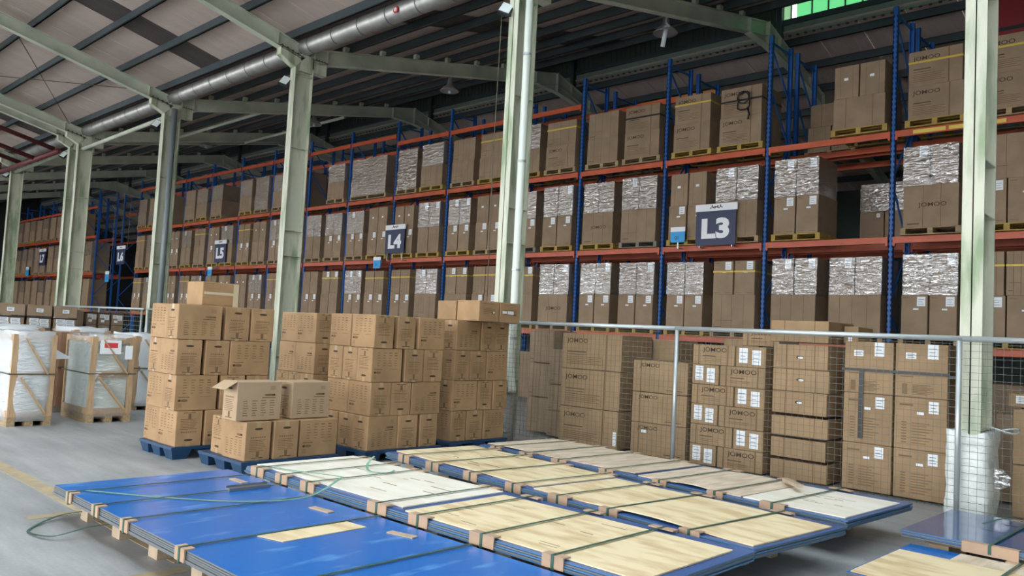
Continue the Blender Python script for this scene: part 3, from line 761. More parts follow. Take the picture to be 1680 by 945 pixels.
def tier(bay_lab, shelf_lab, sd, which, code, xl, w, y, z, h, d, shelf, far=False):
    pos = which
    two = code in ('W', 'D', 'L', 'LY', 'F', 'SY') and shelf != 3 or (code == 'D')
    n = 2 if two and not far else 1
    bw = w/n
    for k in range(n):
        side = '' if n == 1 else (' left' if k == 0 else ' right')
        lab = '%s carton, %s%s on %s pallet, %s, %s' % (LOOK[code], which, side, sd, shelf_lab, bay_lab)
        dx = bw-.03; cx = xl + bw*(k+.5) + rnd.uniform(-.004, .004); pr = []; lb = []; st = []; fm = None
        if code == 'W':
            fm = 'film'; pr = [('fold', '-Y')]
            if n == 2: lb = [('-Y', [(.60 if k == 0 else .62, .72, .13, .19)])] if rnd.random() < .6 else []
        elif code in ('J', 'JY', 'JB'): pr = [('jomoo', '-Y')]
        elif code == 'J0': pr = [('stripe2', '-Y')]
        elif code == 'JM': pr = [('jomoo_mid', '-Y')]
        elif code in ('S', 'SY'): pr = [('stripes', '-Y')]
        elif code in ('L', 'LY'):
            pr = [('fold', '-Y')]; lb = [('-Y', [(.60, .74, .14, .17), (.46, .65, .09, .03)])]
        elif code == 'F': pr = [('stripe2', '-Y')]
        elif code == 'D': pr = [('stripe2', '-Y')]; lb = [('-Y', [(.40, .55, .08, .05)])]
        if code.endswith('Y'): st.append((h*.66, .035, 'yellow_strap'))
        if code.endswith('B'): st.append((h*.52, .04, 'black_strap'))
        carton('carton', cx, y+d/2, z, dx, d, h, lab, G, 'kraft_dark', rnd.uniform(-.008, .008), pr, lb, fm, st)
def load(bay_lab, shelf, sd, spec, xl, w, y, far=False):
    up, lo, pc = spec; z = LEV[shelf]
    pallet(xl+w/2, y+.50, z, w+.06, 1.0, PM[pc], '%s pallet, %s on %s, %s' % (PW[pc], SD[sd]+' one', SHELF[shelf], bay_lab))
    z += .1395
    if shelf == 3: h1, h2 = .62+rnd.uniform(-.02, .02), .62+rnd.uniform(-.03, .05)
    else: h1, h2 = .765, .74+rnd.uniform(-.03, .03)
    sh = rnd.uniform(-.015, .015)
    tier(bay_lab, SHELF[shelf], SD[sd], 'lower', lo, xl, w, y+.01, z, h1, .94, shelf, far)
    tier(bay_lab, SHELF[shelf], SD[sd], 'upper', up, xl+sh+.01, w-.02, y+.02, z+h1+.001, h2, .92, shelf, far)
for b in range(-1, 14):
    xl = post_x(b+1)
    for s in (1, 2, 3):
        for sd in 'lr':
            key = (b, s, sd)
            if key in SPEC: sp = SPEC[key]
            elif s == 3: sp = (rnd.choice(['W', 'W', 'S']), rnd.choice(['W', 'S', 'F']), rnd.choice('yww'))
            else: sp = (rnd.choice(['W', 'W', 'D', 'SY']), rnd.choice(['L', 'L', 'F', 'S']), rnd.choice('yww'))
            if sp is None: continue
            w = .95 if sd == 'l' else 1.0
            if s == 3 and b == 6: w = 1.9
            load(BAY[b], s, sd, sp, xl + (.24 if sd == 'l' else 1.41) + (.03 if s == 3 and sd == 'l' else 0), w, YR-.15 + rnd.uniform(-.02, .03))
# loads of the rear rack that show through the gaps
def rear(x0, z, w, h, d, y, lab, pr, film=None, lb=()):
    carton('carton', x0+w/2, y+d/2, z, w, d, h, lab, G, 'kraft_dark', 0, pr, lb, film)
rx = post_x(1)
pallet(rx+.75, YR+1.85, LEV[3], 1.1, 1.0, 'pallet_wood', 'pallet in the rear rack, top shelf, first bay right of L3 sign')
rear(rx+.25, LEV[3]+.1395, .5, .55, .9, YR+1.4, 'lower left rear-rack carton, top shelf, first bay right of L3 sign', [('stripe2', '-Y')])
rear(rx+.78, LEV[3]+.1395, .55, .55, .9, YR+1.4, 'wordmark rear-rack carton, lower right on top shelf, first bay right of L3 sign', [('jomoo_mid', '-Y')])
rear(rx+.30, LEV[3]+.692, 1.0, .50, .9, YR+1.4, 'black-strapped rear-rack carton, upper on top shelf, first bay right of L3 sign', [('stripe2', '-Y')])
pallet(rx+1.9, YR+1.85, LEV[2], 1.1, 1.0, 'pallet_wood', 'pallet in the rear rack, middle shelf, first bay right of L3 sign')
rear(rx+1.42, LEV[2]+.1395, .48, .60, .9, YR+1.4, 'lower left rear-rack carton, middle shelf, first bay right of L3 sign', [('fold', '-Y')], None, [('-Y', [(.7, .8, .07, .08)])])
rear(rx+1.92, LEV[2]+.1395, .48, .60, .9, YR+1.4, 'lower right rear-rack carton, middle shelf, first bay right of L3 sign', [('fold', '-Y')])
rear(rx+1.43, LEV[2]+.742, .95, .58, .9, YR+1.4, 'wordmark rear-rack carton, upper on middle shelf, first bay right of L3 sign', [('jomoo_mid', '-Y')], 'film')
for b in range(1, 14):
    for s in (3,):
        if b not in (9, 11):
            xl = post_x(b+1) + rnd.choice([.25, 1.4])
            w = 1.0
            pallet(xl+w/2, YR+1.85, LEV[s], 1.06, 1.0, 'pallet_grey', 'pallet deep in the rear rack, %s, %s' % (SHELF[s], BAY[b]), 'pallets in the rear rack')
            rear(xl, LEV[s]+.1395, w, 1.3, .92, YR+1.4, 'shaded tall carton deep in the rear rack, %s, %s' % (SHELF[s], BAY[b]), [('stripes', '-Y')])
# far rack loads past the L6 aisle
FAR = ['first', 'second', 'third', 'fourth', 'fifth', 'sixth', 'seventh']
for k in range(6):
    xl = post_x(16.2+k+1)
    for s in (1, 2, 3):
        for sd in 'lr':
            if (k == 0 and s == 3) or (k == 1 and s < 3): continue
            sp = (rnd.choice(['W', 'W', 'S', 'S']), rnd.choice(['S', 'S', 'J0']), rnd.choice('yww'))
            load('%s bay past L6 aisle' % FAR[k], s, sd, sp, xl + (.24 if sd == 'l' else 1.42), .95, YR-.15, True)
# black cable coil hanging on the strapped carton of the L3 bay
mb = MB(); cx, cy, cz = post_x(2)+2.0, YR-.17, 6.85
mb.tube([(cx+.16*math.sin(t)+.03*math.sin(3*t), cy-.02*math.cos(2*t), cz+.20*math.cos(t)) for t in [k*.42 for k in range(16)]], .016, 6)
mb.tube([(cx+.13*math.sin(t), cy-.02, cz+.06+.12*math.cos(t)) for t in [k*.42 for k in range(16)]], .016, 6)
mb.tube([(cx+.1, cy, cz-.15), (cx+.14, cy-.01, cz-.30), (cx+.12, cy-.01, cz-.42)], .022, 6)
tag(mb.build('cable_coil', 'black_strap', None, True), 'coiled black strap hanging on the top shelf carton above the L3 sign', 'strap coil')

# ------------------------------------------------------------------ signs
def sign(txt, x0, z0, w, h, y, label):
    r = empty('aisle_sign', (x0, y, z0)); tag(r, label, 'sign', 'aisle signs on the racks')
    MB().box(0, 0, 0, w, .02, h).build('board', 'sign_navy', r)
    MB().box(-.015, -.012, h*.83, w+.03, .025, h).build('header', 'sign_white', r)
    if txt != 'L6':
        for bx in (.08, w-.10): MB().box(bx, .02, 3.72-z0, bx+.02, .035, h*.5).box(bx, .035, 3.72-z0, bx+.02, .2045, 3.75-z0).build('bracket', 'galv', r)
    else:
        for bx in (.08, w-.10): MB().box(bx, .13, h*.8, bx+.012, .142, far_top(15.5)-z0+.01).box(bx, .02, h*.8, bx+.012, .142, h*.84).build('hanger_rod', 'galv', r)
    vs, fs = text_mb(txt, 1.0, .05, 1.0); tw = max(p[0] for p in vs); th = max(p[1] for p in vs)
    s = min(w*.72/tw, h*.46/th)*1.0; sx = w*.70/tw; sz = h*.50/th
    mb = MB(); mb.add([(w*.15+a*sx, -.005, h*.16+b*sz) for a, b in vs], fs); mb.build('lettering', 'sign_white', r)
    mb = MB()
    for k in range(9):
        a = w*(.36+.035*k); b_ = h*(.885+.025*((k*5) % 3)/2)
        mb.box(a, -.016, b_, a+w*.028, -.013, b_+h*(.03+.03*((k*7) % 2)))
    mb.build('header_logo', 'ink', r)['kind'] = 'stuff'
sign('L3', -9.10, 3.76, .95, .90, 15.36, 'large navy L3 aisle sign with white header on rack beam')
sign('L4', -20.12, 3.96, .93, .88, 15.36, 'navy L4 aisle sign with white header on rack post')
sign('L5', -31.5, 3.96, .95, .90, 15.36, 'navy L5 aisle sign with white header on the rack')
sign('L6', -41.95, 4.12, 1.05, .92, 15.36, 'navy L6 aisle sign in the dark gap between racks')
sign('L7', -54.1, 4.33, 1.15, 1.0, 15.36, 'navy L7 aisle sign on the furthest rack')
def tagboard(x, z, w, h, label):
    r = empty('rack_tag', (x, 15.34, z)); tag(r, label, 'tag', 'small cyan rack tags')
    MB().box(0, 0, 0, w, .015, h*.70).build('panel', 'sign_cyan', r)
    MB().box(-.005, -.002, h*.70, w+.005, .017, h).build('header', 'sign_white', r)
    if -45 < x < -41: MB().box(w*.45, .15, h*.8, w*.5, .162, far_top(15.5)-z+.01).box(w*.45, .015, h*.8, w*.5, .162, h*.84).build('hanger_rod', 'galv', r)
    else: MB().box(w*.45, .015, min(h*.5, 3.72-z), w*.55, .03, max(h*.5, 3.75-z)).box(w*.45, .03, 3.72-z, w*.55, .2245, 3.75-z).build('bracket', 'galv', r)
    vs, fs = text_mb('01', h*.34, .01); mb = MB(); mb.add([(w*.30+a, -.004, h*.18+b) for a, b in vs], fs); mb.build('lettering', 'sign_dark', r)
tagboard(-9.72, 3.86, .36, .34, 'small cyan tag with white top beside the L3 sign')
tagboard(-20.65, 3.50, .36, .36, 'small cyan tag with white top under the L4 sign')
tagboard(-31.95, 3.42, .36, .36, 'small cyan tag with white top left below the L5 sign')
tagboard(-43.2, 3.25, .50, .55, 'small cyan tag below the L6 sign')
tagboard(-56.4, 3.7, .55, .60, 'small cyan tag near the L7 sign')

# ------------------------------------------------------------------ lamps
def highbay(x, y, z, label, tilt=0):
    r = empty('high_bay_lamp', (x, y, z)); tag(r, label, 'lamp', 'hanging high-bay lamps')
    MB().lathe([(.0, .36), (.05, .36), (.07, .22), (.09, .16), (.17, .10), (.26, .0), (.255, -.012), (.16, .085), (.0, .14)], 20).build('shade', 'lamp_shade', r, True)
    MB().tube([(0, 0, .36), (0, 0, .50), (0, 0, 1.2)], .012, 6).build('rod', 'galv', r)
    o = MB().tube([(0, 0, .1), (0, 0, -.28)], .05, 8).build('bulb', 'lamp_glass', r, True)
    if tilt: o.rotation_euler = (.2, .35, 0)
    else: o.scale = (.8, .8, .25)
highbay(-15.95, 14.0, 8.06, 'grey high-bay lamp hanging above the L4 racks')
highbay(-9.2, 14.0, 8.12, 'grey high-bay lamp with long tilted bulb above the L3 racks', 1)
highbay(-22.5, 14.0, 8.1, 'grey high-bay lamp hanging further along above the racks')
highbay(-29.0, 13.5, 8.1, 'far grey high-bay lamp partly lost in the dark roof')
def flood(x, y, z, label):
    r = empty('floodlight', (x, y, z), math.radians(38)); tag(r, label, 'floodlight', 'floodlights clamped to the columns')
    b_ = MB().box(-.10, -.04, -.13, .10, .02, .13).build('housing', 'black_body', r); b_.rotation_euler = (-.55, .35, 0)
    MB().box(-.085, -.046, -.10, .085, -.04, .115).build('glass', 'flood_glass', b_)
    MB().bar((.05, .02, -.08), (.22, .12, -.10), .03).build('arm', 'black_body', r)
flood(-8.87, 8.88, 6.80, 'square floodlight on the white-downpipe column')
flood(-15.52, 8.88, 6.85, 'square floodlight on the column behind the carton stacks')
flood(-22.15, 8.88, 6.87, 'square floodlight on the grey-pipe column')
flood(-29.6, 8.88, 6.9, 'square floodlight on the paired columns')
flood(-36.2, 8.88, 6.9, 'square floodlight on the distant column')
# red cabinet high at the right edge
rc = empty('red_cabinet', (-4.0, 18.1, 8.32)); tag(rc, 'red painted overhead cabinet high behind the nearest column', 'cabinet')
MB().box(0, 0, 0, .72, .30, .80).build('body', 'red_paint', rc)
MB().box(.73, 0, 0, .80, .30, .80).build('frame', 'black_body', rc)
MB().box(.81, 0, 0, 2.2, .30, .80).build('body', 'red_paint', rc)
MB().box(-.1, -.02, -.08, 2.2, .3, 0).build('frame', 'black_body', rc)
MB().box(-.1, -.02, -.28, 2.2, .3, -.08).build('base', 'red_paint', rc)

# ================================================================== CARTON STACKS ON BLUE PALLETS
def blue_pallet(x0, y0, x1, y1, label):
    cx, cy = (x0+x1)/2, (y0+y1)/2; w, d = x1-x0, y1-y0
    r = empty('plastic_pallet', (cx, cy, 0)); tag(r, label, 'pallet', 'blue plastic pallets under the carton stacks')
    MB().box(-w/2, -d/2, .11, w/2, d/2, .14).build('deck', 'pallet_blue', r)
    def foot():
        mb = MB(); a, b_ = .085, .115
        mb.add([(-a,-a,0),(a,-a,0),(a,a,0),(-a,a,0),(-b_,-b_,.11),(b_,-b_,.11),(b_,b_,.11),(-b_,b_,.11)], [(0,3,2,1),(4,5,6,7),(0,1,5,4),(1,2,6,5),(2,3,7,6),(3,0,4,7)])
        return mb.mesh('foot', 'pallet_blue')
    for sx in (-1, 0, 1):
        for sy in (-1, 0, 1): link('foot', cached('foot', foot), r, (sx*(w/2-.12), sy*(d/2-.12), 0))
ROWN = {0: 'bottom row', 1: 'third row', 2: 'second row', 3: 'top row'}
GS = 'printed cartons stacked on blue pallets'
rs = random.Random(5)
A_, B_, HC = .465, .31, .405
def sbox(x1, y0, z, dx, dy, h, lab, prx, pry, tape=True, m_='kraft', jit=.012):
    """carton by its +X face plane x1 and its near y0"""
    tp = []
    if 'short' in prx and tape: tp.append(('+X', 'tape'))
    if 'short' in pry and tape: tp.append(('-Y', 'tape'))
    return carton('printed_carton', x1-dx/2+rs.uniform(-jit, jit*.3), y0+dy/2, z, dx-.006, dy-.008, h-.004, lab, GS, m_, rs.uniform(-.024, .024),
                  [(prx, '+X'), (pry, '-Y')], (), None, (), tp)
ORD = ['first', 'second', 'third', 'fourth']
def kind(c, r, k):
    if c == 'L': return 'table' if (r+k) % 3 else 'table_flip'
    return 'short' if (r*2+k) % 3 else 'short_flip'
def stack(nm, xc, rows, side, zs):
    """rows: list (bottom to top) of [(y0,y1,type)] on the +X face; side: x depths of further boxes along the -Y face"""
    nr = len(rows)
    for r, row in enumerate(rows):
        rn = ['bottom row', 'second row up', 'third row up', 'fourth row up'][r]
        for k, (y0, y1, t) in enumerate(row):
            dx = B_ if t == 'L' else A_
            if k == 0: d0 = dx
            sbox(xc, y0, zs[r], dx, y1-y0, zs[r+1]-zs[r], 'printed carton, %s, %s from the near corner, %s' % (rn, ORD[k], nm),
                 kind(t, r, k), kind('S' if t == 'L' else 'L', r+1, k))
            # second carton behind, keeps the stack solid
        x = xc - d0 - .008
        for j, w in enumerate(side[r]):
            sbox(x, row[0][0]+.01, zs[r], w, A_ if w < .4 else B_, zs[r+1]-zs[r], 'printed carton, %s, %s back along the shaded side, %s' % (rn, ORD[j], nm),
                 'seam', kind('S' if w < .4 else 'L', r+j, j+1))
            x -= w+.006
Z4 = [.14, .55, .955, 1.365, 1.77]
stack('stack by crates', -9.0,
      [[(4.08, 4.40, 'S'), (4.42, 4.92, 'L'), (4.94, 5.22, 'S')], [(4.04, 4.55, 'L'), (4.59, 4.9, 'S'), (4.92, 5.2, 'S')], [(4.04, 4.34, 'S'), (4.37, 4.67, 'S'), (4.68, 5.2, 'L')], [(4.02, 4.55, 'L'), (4.59, 4.91, 'S'), (4.93, 5.24, 'S')]],
      [[.40], [.46], [.34], [.44]], Z4)
stack('middle stack', -7.77,
      [[(5.84, 6.3, 'L'), (6.3, 6.62, 'S'), (6.65, 6.95, 'S')], [(5.86, 6.17, 'S'), (6.17, 6.49, 'S'), (6.49, 6.97, 'L')], [(5.85, 6.31, 'L'), (6.35, 6.65, 'S'), (6.66, 6.98, 'S')], [(5.85, 6.15, 'S'), (6.21, 6.5, 'S'), (6.55, 6.99, 'L')]],
      [[.31, .31], [.46], [.31, .31], [.46]], Z4)
stack('downpipe stack', -7.94,
      [[(7.34, 7.62, 'S'), (7.63, 7.94, 'S'), (7.95, 8.36, 'L')], [(7.33, 7.80, 'L'), (7.81, 8.1, 'S'), (8.11, 8.4, 'S')], [(7.34, 7.63, 'S'), (7.63, 7.95, 'S'), (7.96, 8.38, 'L')], [(7.37, 7.81, 'L'), (7.82, 8.10, 'S'), (8.10, 8.38, 'S')]],
      [[.46], [.31, .31], [.46], [.46]], Z4)
stack('half-hidden stack', -9.17,
      [[(5.95, 6.26, 'S'), (6.28, 6.74, 'L')], [(5.95, 6.41, 'L'), (6.43, 6.75, 'S')], [(5.95, 6.26, 'S'), (6.28, 6.74, 'L')], [(5.95, 6.26, 'S'), (6.28, 6.74, 'L')]],
      [[.42], [.31, .31], [.42], [.42]], Z4)
# flat cartons crowning the downpipe stack
for k, (y0, y1) in enumerate(((7.55, 7.95), (7.97, 8.38))):
    o = sbox(-7.74, y0, 1.772, .44, y1-y0, .285, 'low carton lying on the downpipe stack, %s of the top pair' % ('near' if k == 0 else 'far one'), 'seam', 'fold', False)
    link('tape', label_mesh('+X', .434, y1-y0-.008, .281, ((.10 if k else .05, .45, .09, .035), (.36, .43, .12, .045)) if k else ((.7, .4, .02, .03),)), o)
o = sbox(-8.20, 7.56, 1.772, .40, .5, .275, 'low carton with shiny tape on the downpipe stack, leftmost of its top', 'seam', 'fold', False)
# low stack
sl = 'low stack on the front blue pallet'
for k, (y0, y1, t) in enumerate(((4.27, 4.575, 'S'), (4.605, 4.91, 'S'), (4.93, 5.42, 'L'))):
    sbox(-7.77, y0, .14, A_ if t == 'S' else B_, y1-y0, .41, 'printed carton, lower row, %s from the near corner, %s' % (ORD[k], sl), 'short' if t == 'S' else 'table', 'table_flip')
sbox(-8.27, 4.30, .14, .30, .46, .41, 'printed carton standing behind the near corner of the low stack', 'seam', 'short_flip')
o1 = sbox(-7.84, 4.18, .555, .30, .53, .415, 'open carton with raised flap on the low stack', 'table_flip', 'short', False, 'kraft_light')
fp = MB(); fp.add([(-.14,-.265,.41),(.14,-.265,.41),(.14,-.40,.33),(-.14,-.40,.33),(-.14,-.265,.415),(.14,-.265,.415),(.14,-.40,.335),(-.14,-.40,.335)], [(3,2,1,0),(4,5,6,7),(0,1,5,4),(1,2,6,5),(2,3,7,6),(3,0,4,7)])
fp.build('flap', 'kraft_light', o1)
o2 = sbox(-7.86, 4.85, .553, .34, .50, .41, 'closed pale carton on the low stack, beside the open one', 'table_flip', 'short', False, 'kraft_light')
# flat carton on top of the tall stack
o = carton('printed_carton', -9.48, 4.64, 1.772, .38, .47, .285, 'small carton with yellow-green tape on top of the tall stack', GS, 'kraft', .05, [('fold', '+X')])
MB().box(.192, -.22, .135, .195, .20, .165).build('tape', 'tape_bright', o); MB().box(.192, .165, .0, .195, .235, .28).build('tape', 'tape_bright', o)
blue_pallet(-9.85, 4.04, -8.97, 5.26, 'blue plastic pallet under the tall stack by the crates')
blue_pallet(-8.70, 4.22, -7.72, 5.42, 'blue plastic pallet under the low carton stack')
blue_pallet(-8.75, 5.80, -7.73, 7.0, 'blue plastic pallet under the middle tall stack')
blue_pallet(-8.9, 7.28, -7.9, 8.4, 'blue plastic pallet under the downpipe stack')
blue_pallet(-10.1, 5.9, -9.13, 6.8, 'blue plastic pallet under the half hidden stack')

# ================================================================== SHEET BUNDLES
def board_mesh(x0, y0, x1, y1, z, t=.010, wave=0., seed=0, n=10):
    rr = random.Random(seed); mb = MB(); vs = []; ph = rr.uniform(0, 6)
    for i in range(n+1):
        for j in range(3):
            x = x0+(x1-x0)*i/n; y = y0+(y1-y0)*j/2
            dz = wave*max(0, math.sin(i/n*math.pi*2+ph))*(1.0 if j == 0 else .35 if j == 2 else .5)
            vs.append((x, y, z+dz)); 
    m0 = len(vs); vs += [(a, b, c+t) for a, b, c in vs]; fs = []
    for i in range(n):
        for j in range(2):
            a = i*3+j; fs.append((a+m0, a+m0+3, a+m0+4, a+m0+1)); fs.append((a, a+1, a+4, a+3))
    for i in range(n):
        a = i*3; fs.append((a, a+3, a+3+m0, a+m0)); a = i*3+2; fs.append((a, a+m0, a+3+m0, a+3))
    for i in (0, n):
        for j in range(2):
            a = i*3+j; fs.append((a, a+m0, a+1+m0, a+1) if i == 0 else (a, a+1, a+1+m0, a+m0))
    mb.add(vs, fs); return mb
def bundle(label, x, y, rz, L_, W, ztop, n_sheets, straps, boards=(), mtop='blue_film', edge='sheet_edge', skid=True, thick=.013, guard_w=.17, guards_far=True):
    """local frame: x along length from 0, y across from 0"""
    r = empty('sheet_bundle', (x, y, 0), rz); tag(r, label, 'sheet bundle', 'strapped bundles of blue-filmed sheets')
    z = ztop; zb = ztop - n_sheets*thick
    for k in range(n_sheets):
        o_ = rs.uniform(-.008, .008)
        mb = MB(); mb.box(o_, o_, ztop-(k+1)*thick+.0025, L_+o_, W+o_, ztop-k*thick)
        mb.mi = [0, 1 if k == 0 else 0, 0, 0, 0, 0]
        mb.build('sheet', ('sheet_edge' if k % 2 else edge, mtop), r)
    top = ztop
    for i, (bx0, by0, bx1, by1, m_, wv) in enumerate(boards):
        me = board_mesh(bx0, by0, bx1, by1, ztop+.002, .009, wv, i+int(abs(x)*10)).mesh('cover_board', m_)
        b_ = link('cover_board', fix_normals(me), r)
        mb = MB()
        for q in range(9):
            u = rs.uniform(bx0+.15, bx1-.25); v = rs.uniform(by0+.08, by1-.12); zz = ztop+.0125+wv
            if wv < .012: mb.box(u, v, zz-.001, u+rs.uniform(.06, .25), v+rs.uniform(.006, .015), zz)
        if mb.v: mb.build('grain_streak', 'ply_knot', b_)['kind'] = 'stuff'
    zt = ztop + (.012 if boards else 0)
    for sx in straps:
        mb = MB(); w = .022
        mb.box(sx-w/2, -.012, zt+.009, sx+w/2, W+.012, zt+.012); mb.box(sx-w/2, -.016, zb-.004, sx+w/2, -.012, zt+.012); mb.box(sx-w/2, W+.012, zb-.004, sx+w/2, W+.016, zt+.012); mb.box(sx-w/2, -.016, zb-.004, sx+w/2, W+.016, zb-.001)
        mb.build('strap', 'green_strap', r)
        for yy, sg in ((0, -1),) + (((W, 1),) if guards_far else ()):
            mb = MB(); g = guard_w*rs.uniform(.8, 1.15); y0_, y1_ = (-.012, .055) if sg < 0 else (W-.055, W+.012)
            mb.box(sx-g/2, y0_, zt, sx+g/2, y1_, zt+.008)
            ye0, ye1 = (-.012, -.002) if sg < 0 else (W+.002, W+.012)
            mb.box(sx-g/2, ye0, zt-.07, sx+g/2, ye1, zt+.001)
            mb.build('edge_guard', 'kraft_guard', r)
    if skid:
        s = empty('skid', (x, y, 0), rz); tag(s, 'wooden skid under the %s' % skid, 'skid', 'wooden skids under the sheet bundles')
        n = max(3, int(L_/.62)); inset = .22
        for yy in (inset, W/2, W-inset): MB().box(.12, yy-.05, zb-.045, L_-.45, yy+.05, zb-.006).build('runner', 'pallet_wood', s)
        for k in range(n):
            xx = .16 + k*(L_-.75)/(n-1)
            for yy in (inset-.06, W/2-.04, W-inset-.04): MB().box(xx, yy, 0, xx+.14, yy+.10, zb-.045).build('block', 'block_wood', s)
    return r
bA = bundle('big blue-filmed sheet bundle without plywood, nearest the viewer', -6.90, 2.20, 0, 5.2, 1.44, .25, 6, (.37, .90, 1.42, 2.25, 3.2), mtop='blue_film', skid='nearest blue bundle', guard_w=.12, guards_far=False)
bB = bundle('sheet bundle topped with one pale and one yellow plywood board', -6.72, 3.72, .0, 4.32, 1.20, .30, 5, (.22, .62, 1.02, 1.95, 2.42, 3.05, 3.65),
            [(.02, .10, 2.12, 1.16, 'ply_pale', 0), (2.22, .04, 4.24, 1.07, 'ply', 0)], mtop='blue_film_worn', edge='sheet_edge_blue', skid='pale plywood bundle', guard_w=.2)
bC = bundle('sheet bundle topped with two yellow plywood boards, third from the front', -6.80, 5.37, -.095, 4.40, 1.24, .30, 5, (.35, .85, 1.45, 2.05, 2.6, 3.15, 3.9),
            [(.02, .12, 2.18, 1.18, 'ply', .006), (2.24, .06, 4.36, 1.12, 'ply', .020)], mtop='blue_film_worn', edge='sheet_edge_blue', skid='third bundle', guard_w=.2)
bD = bundle('sheet bundle with pinkish plywood, nearest the mesh fence', -6.75, 6.70, -.062, 4.38, 1.30, .30, 5, (.3, .8, 1.3, 1.95, 2.6, 3.2, 3.75),
            [(.02, .12, 2.22, 1.24, 'ply_pink', .012), (2.30, .06, 3.42, 1.2, 'ply_pink', .02), (3.44, .06, 4.34, 1.14, 'ply_pale', 0)], mtop='blue_film_worn', edge='sheet_edge_blue', skid='bundle by the fence', guard_w=.2)
bE = bundle('glossy dark blue sheet bundle before the nearest column', -2.10, 6.80, -.02, 2.6, 1.32, .24, 4, (.62, 1.6), mtop='blue_film_dark', edge='sheet_edge_blue', skid='dark blue bundle', guard_w=.34)
bF = bundle('sheet bundle with yellow plywood at the right bottom corner', -2.04, 5.52, -.02, 2.6, 1.26, .15, 4, (.74, 1.7), [(.02, .02, 2.5, .95, 'ply', 0), (.36, .96, 2.5, 1.22, 'ply_pink', 0)], mtop='blue_film', skid='corner plywood bundle')
# small plywood offcut and loose pieces
mb = MB(); mb.add([(-4.64,2.68,.2515),(-4.43,2.74,.2515),(-4.44,3.38,.2515),(-4.66,3.36,.2515),(-4.64,2.68,.257),(-4.43,2.74,.257),(-4.44,3.38,.257),(-4.66,3.36,.257)], [(0,3,2,1),(4,5,6,7),(0,1,5,4),(1,2,6,5),(2,3,7,6),(3,0,4,7)])
tag(mb.build('wood_strip', 'ply'), 'narrow plywood strip lying on the blue sheets', 'plywood strip')
mb = MB(); mb.box(-6.03, 3.18, .2515, -5.97, 3.54, .275); mb.box(-6.03, 3.18, .275, -6.025, 3.54, .29); tag(mb.build('angle_bar', 'sheet_edge'), 'short grey metal bar lying on the blue sheets', 'metal bar')
for k, (x, y) in enumerate(((-6.45, 3.42), (-5.15, 3.38), (-4.25, 3.40))):
    o = MB().box(0, 0, 0, .22, .06, .008).build('wood_chip', 'block_wood', None); o.location = (x, y, .2512); o.rotation_euler = (0, 0, .1*k)
    tag(o, ['thin wooden chip on the blue sheets near the pale board corner', 'thin wooden chip on the blue sheets below the pale board', 'thin wooden chip on the blue sheets below the yellow board'][k], 'wood chip', 'wood chips')
o = MB().box(0, 0, 0, .50, .06, .03).build('wood_batten', 'block_wood', None); o.location = (-3.42, 7.55, .335); o.rotation_euler = (0, -.05, -.9); tag(o, 'small wooden batten across the pink plywood by the fence', 'batten')
# loose green straps
def ribbon(pts, label, m_='green_strap_light', w=.022):
    mb = MB()
    P_ = [Vector(p) for p in pts]
    for a, b_ in zip(P_[:-1], P_[1:]): mb.bar(a, b_, w, .003)
    o = mb.build('loose_strap', m_); tag(o, label, 'strap', 'loose green straps'); return o
def spl(pts, n=8):
    out = []
    for i in range(len(pts)-1):
        p0 = Vector(pts[max(i-1, 0)]); p1 = Vector(pts[i]); p2 = Vector(pts[i+1]); p3 = Vector(pts[min(i+2, len(pts)-1)])
        for k in range(n):
            t = k/n; out.append(.5*((2*p1)+(-p0+p2)*t+(2*p0-5*p1+4*p2-p3)*t*t+(-p0+3*p1-3*p2+p3)*t**3))
    out.append(Vector(pts[-1])); return out
ribbon(spl([(-6.72, 2.36, .06), (-6.80, 2.22, .03), (-6.66, 2.02, .006), (-6.48, 1.93, .006), (-6.20, 2.00, .03), (-6.12, 2.20, .08), (-6.05, 2.36, .10)]), 'green strap loop on the floor beside the blue bundle', 'green_strap')
ribbon(spl([(-6.50, 2.30, .266), (-5.95, 2.72, .258), (-5.55, 3.10, .262), (-5.30, 3.45, .30), (-5.32, 3.75, .40), (-5.62, 3.95, .36), (-6.15, 3.90, .325), (-6.60, 3.80, .318)]), 'light green strap curling across the blue and pale sheets')
ribbon(spl([(-6.02, 4.62, .42), (-5.98, 4.52, .36), (-5.85, 4.45, .325), (-5.72, 4.55, .32), (-5.74, 4.64, .33)]), 'short green strap hook standing on the pale plywood')
ribbon(spl([(-1.70, 7.55, .262), (-1.58, 7.75, .30), (-1.45, 7.9, .27), (-1.62, 7.92, .262)]), 'dark green strap tail on the glossy blue bundle', 'green_strap')

# ================================================================== MESH FENCE
def fence(xa, xb, y, label, h=1.8, detailed=True, posts=()):
    r = empty('mesh_fence', (xa, y, 0)); tag(r, label, 'fence', 'wire mesh fence panels'); w = xb-xa
    MB().tube([(0, 0, h), (w, 0, h)], .029, 10).build('rail', 'galv', r, True)
    for px in posts: MB().tube([(px, 0, 0), (px, 0, h-.02)], .027, 10).build('post', 'galv', r, True)
    mb = MB(); t = .0017 if detailed else .004; sp = .070 if detailed else .12
    k = 0; z = .14
    while z < h-.02: mb.box(0, .018, z-t, w, .022, z+t); z += sp
    x = sp
    while x < w: mb.box(x-t*.7, .022, .12, x+t*.7, .025, h); x += sp
    mb.build('wire_mesh', 'wire', r)['kind'] = 'stuff'
fence(-8.50, -5.47, 8.83, 'wire mesh fence panel left of the middle fence post', posts=())
fence(-5.46, -2.20, 8.83, 'wire mesh fence panel between middle post and nearest column', posts=(.02, 3.24))
fence(-2.19, 1.6, 8.83, 'wire mesh fence panel right of the nearest column', posts=(3.8,))
fence(-28.4, -22.1, 8.9, 'distant wire mesh fence behind the film-wrapped crates', detailed=False, posts=(.02, 3.1, 6.2))
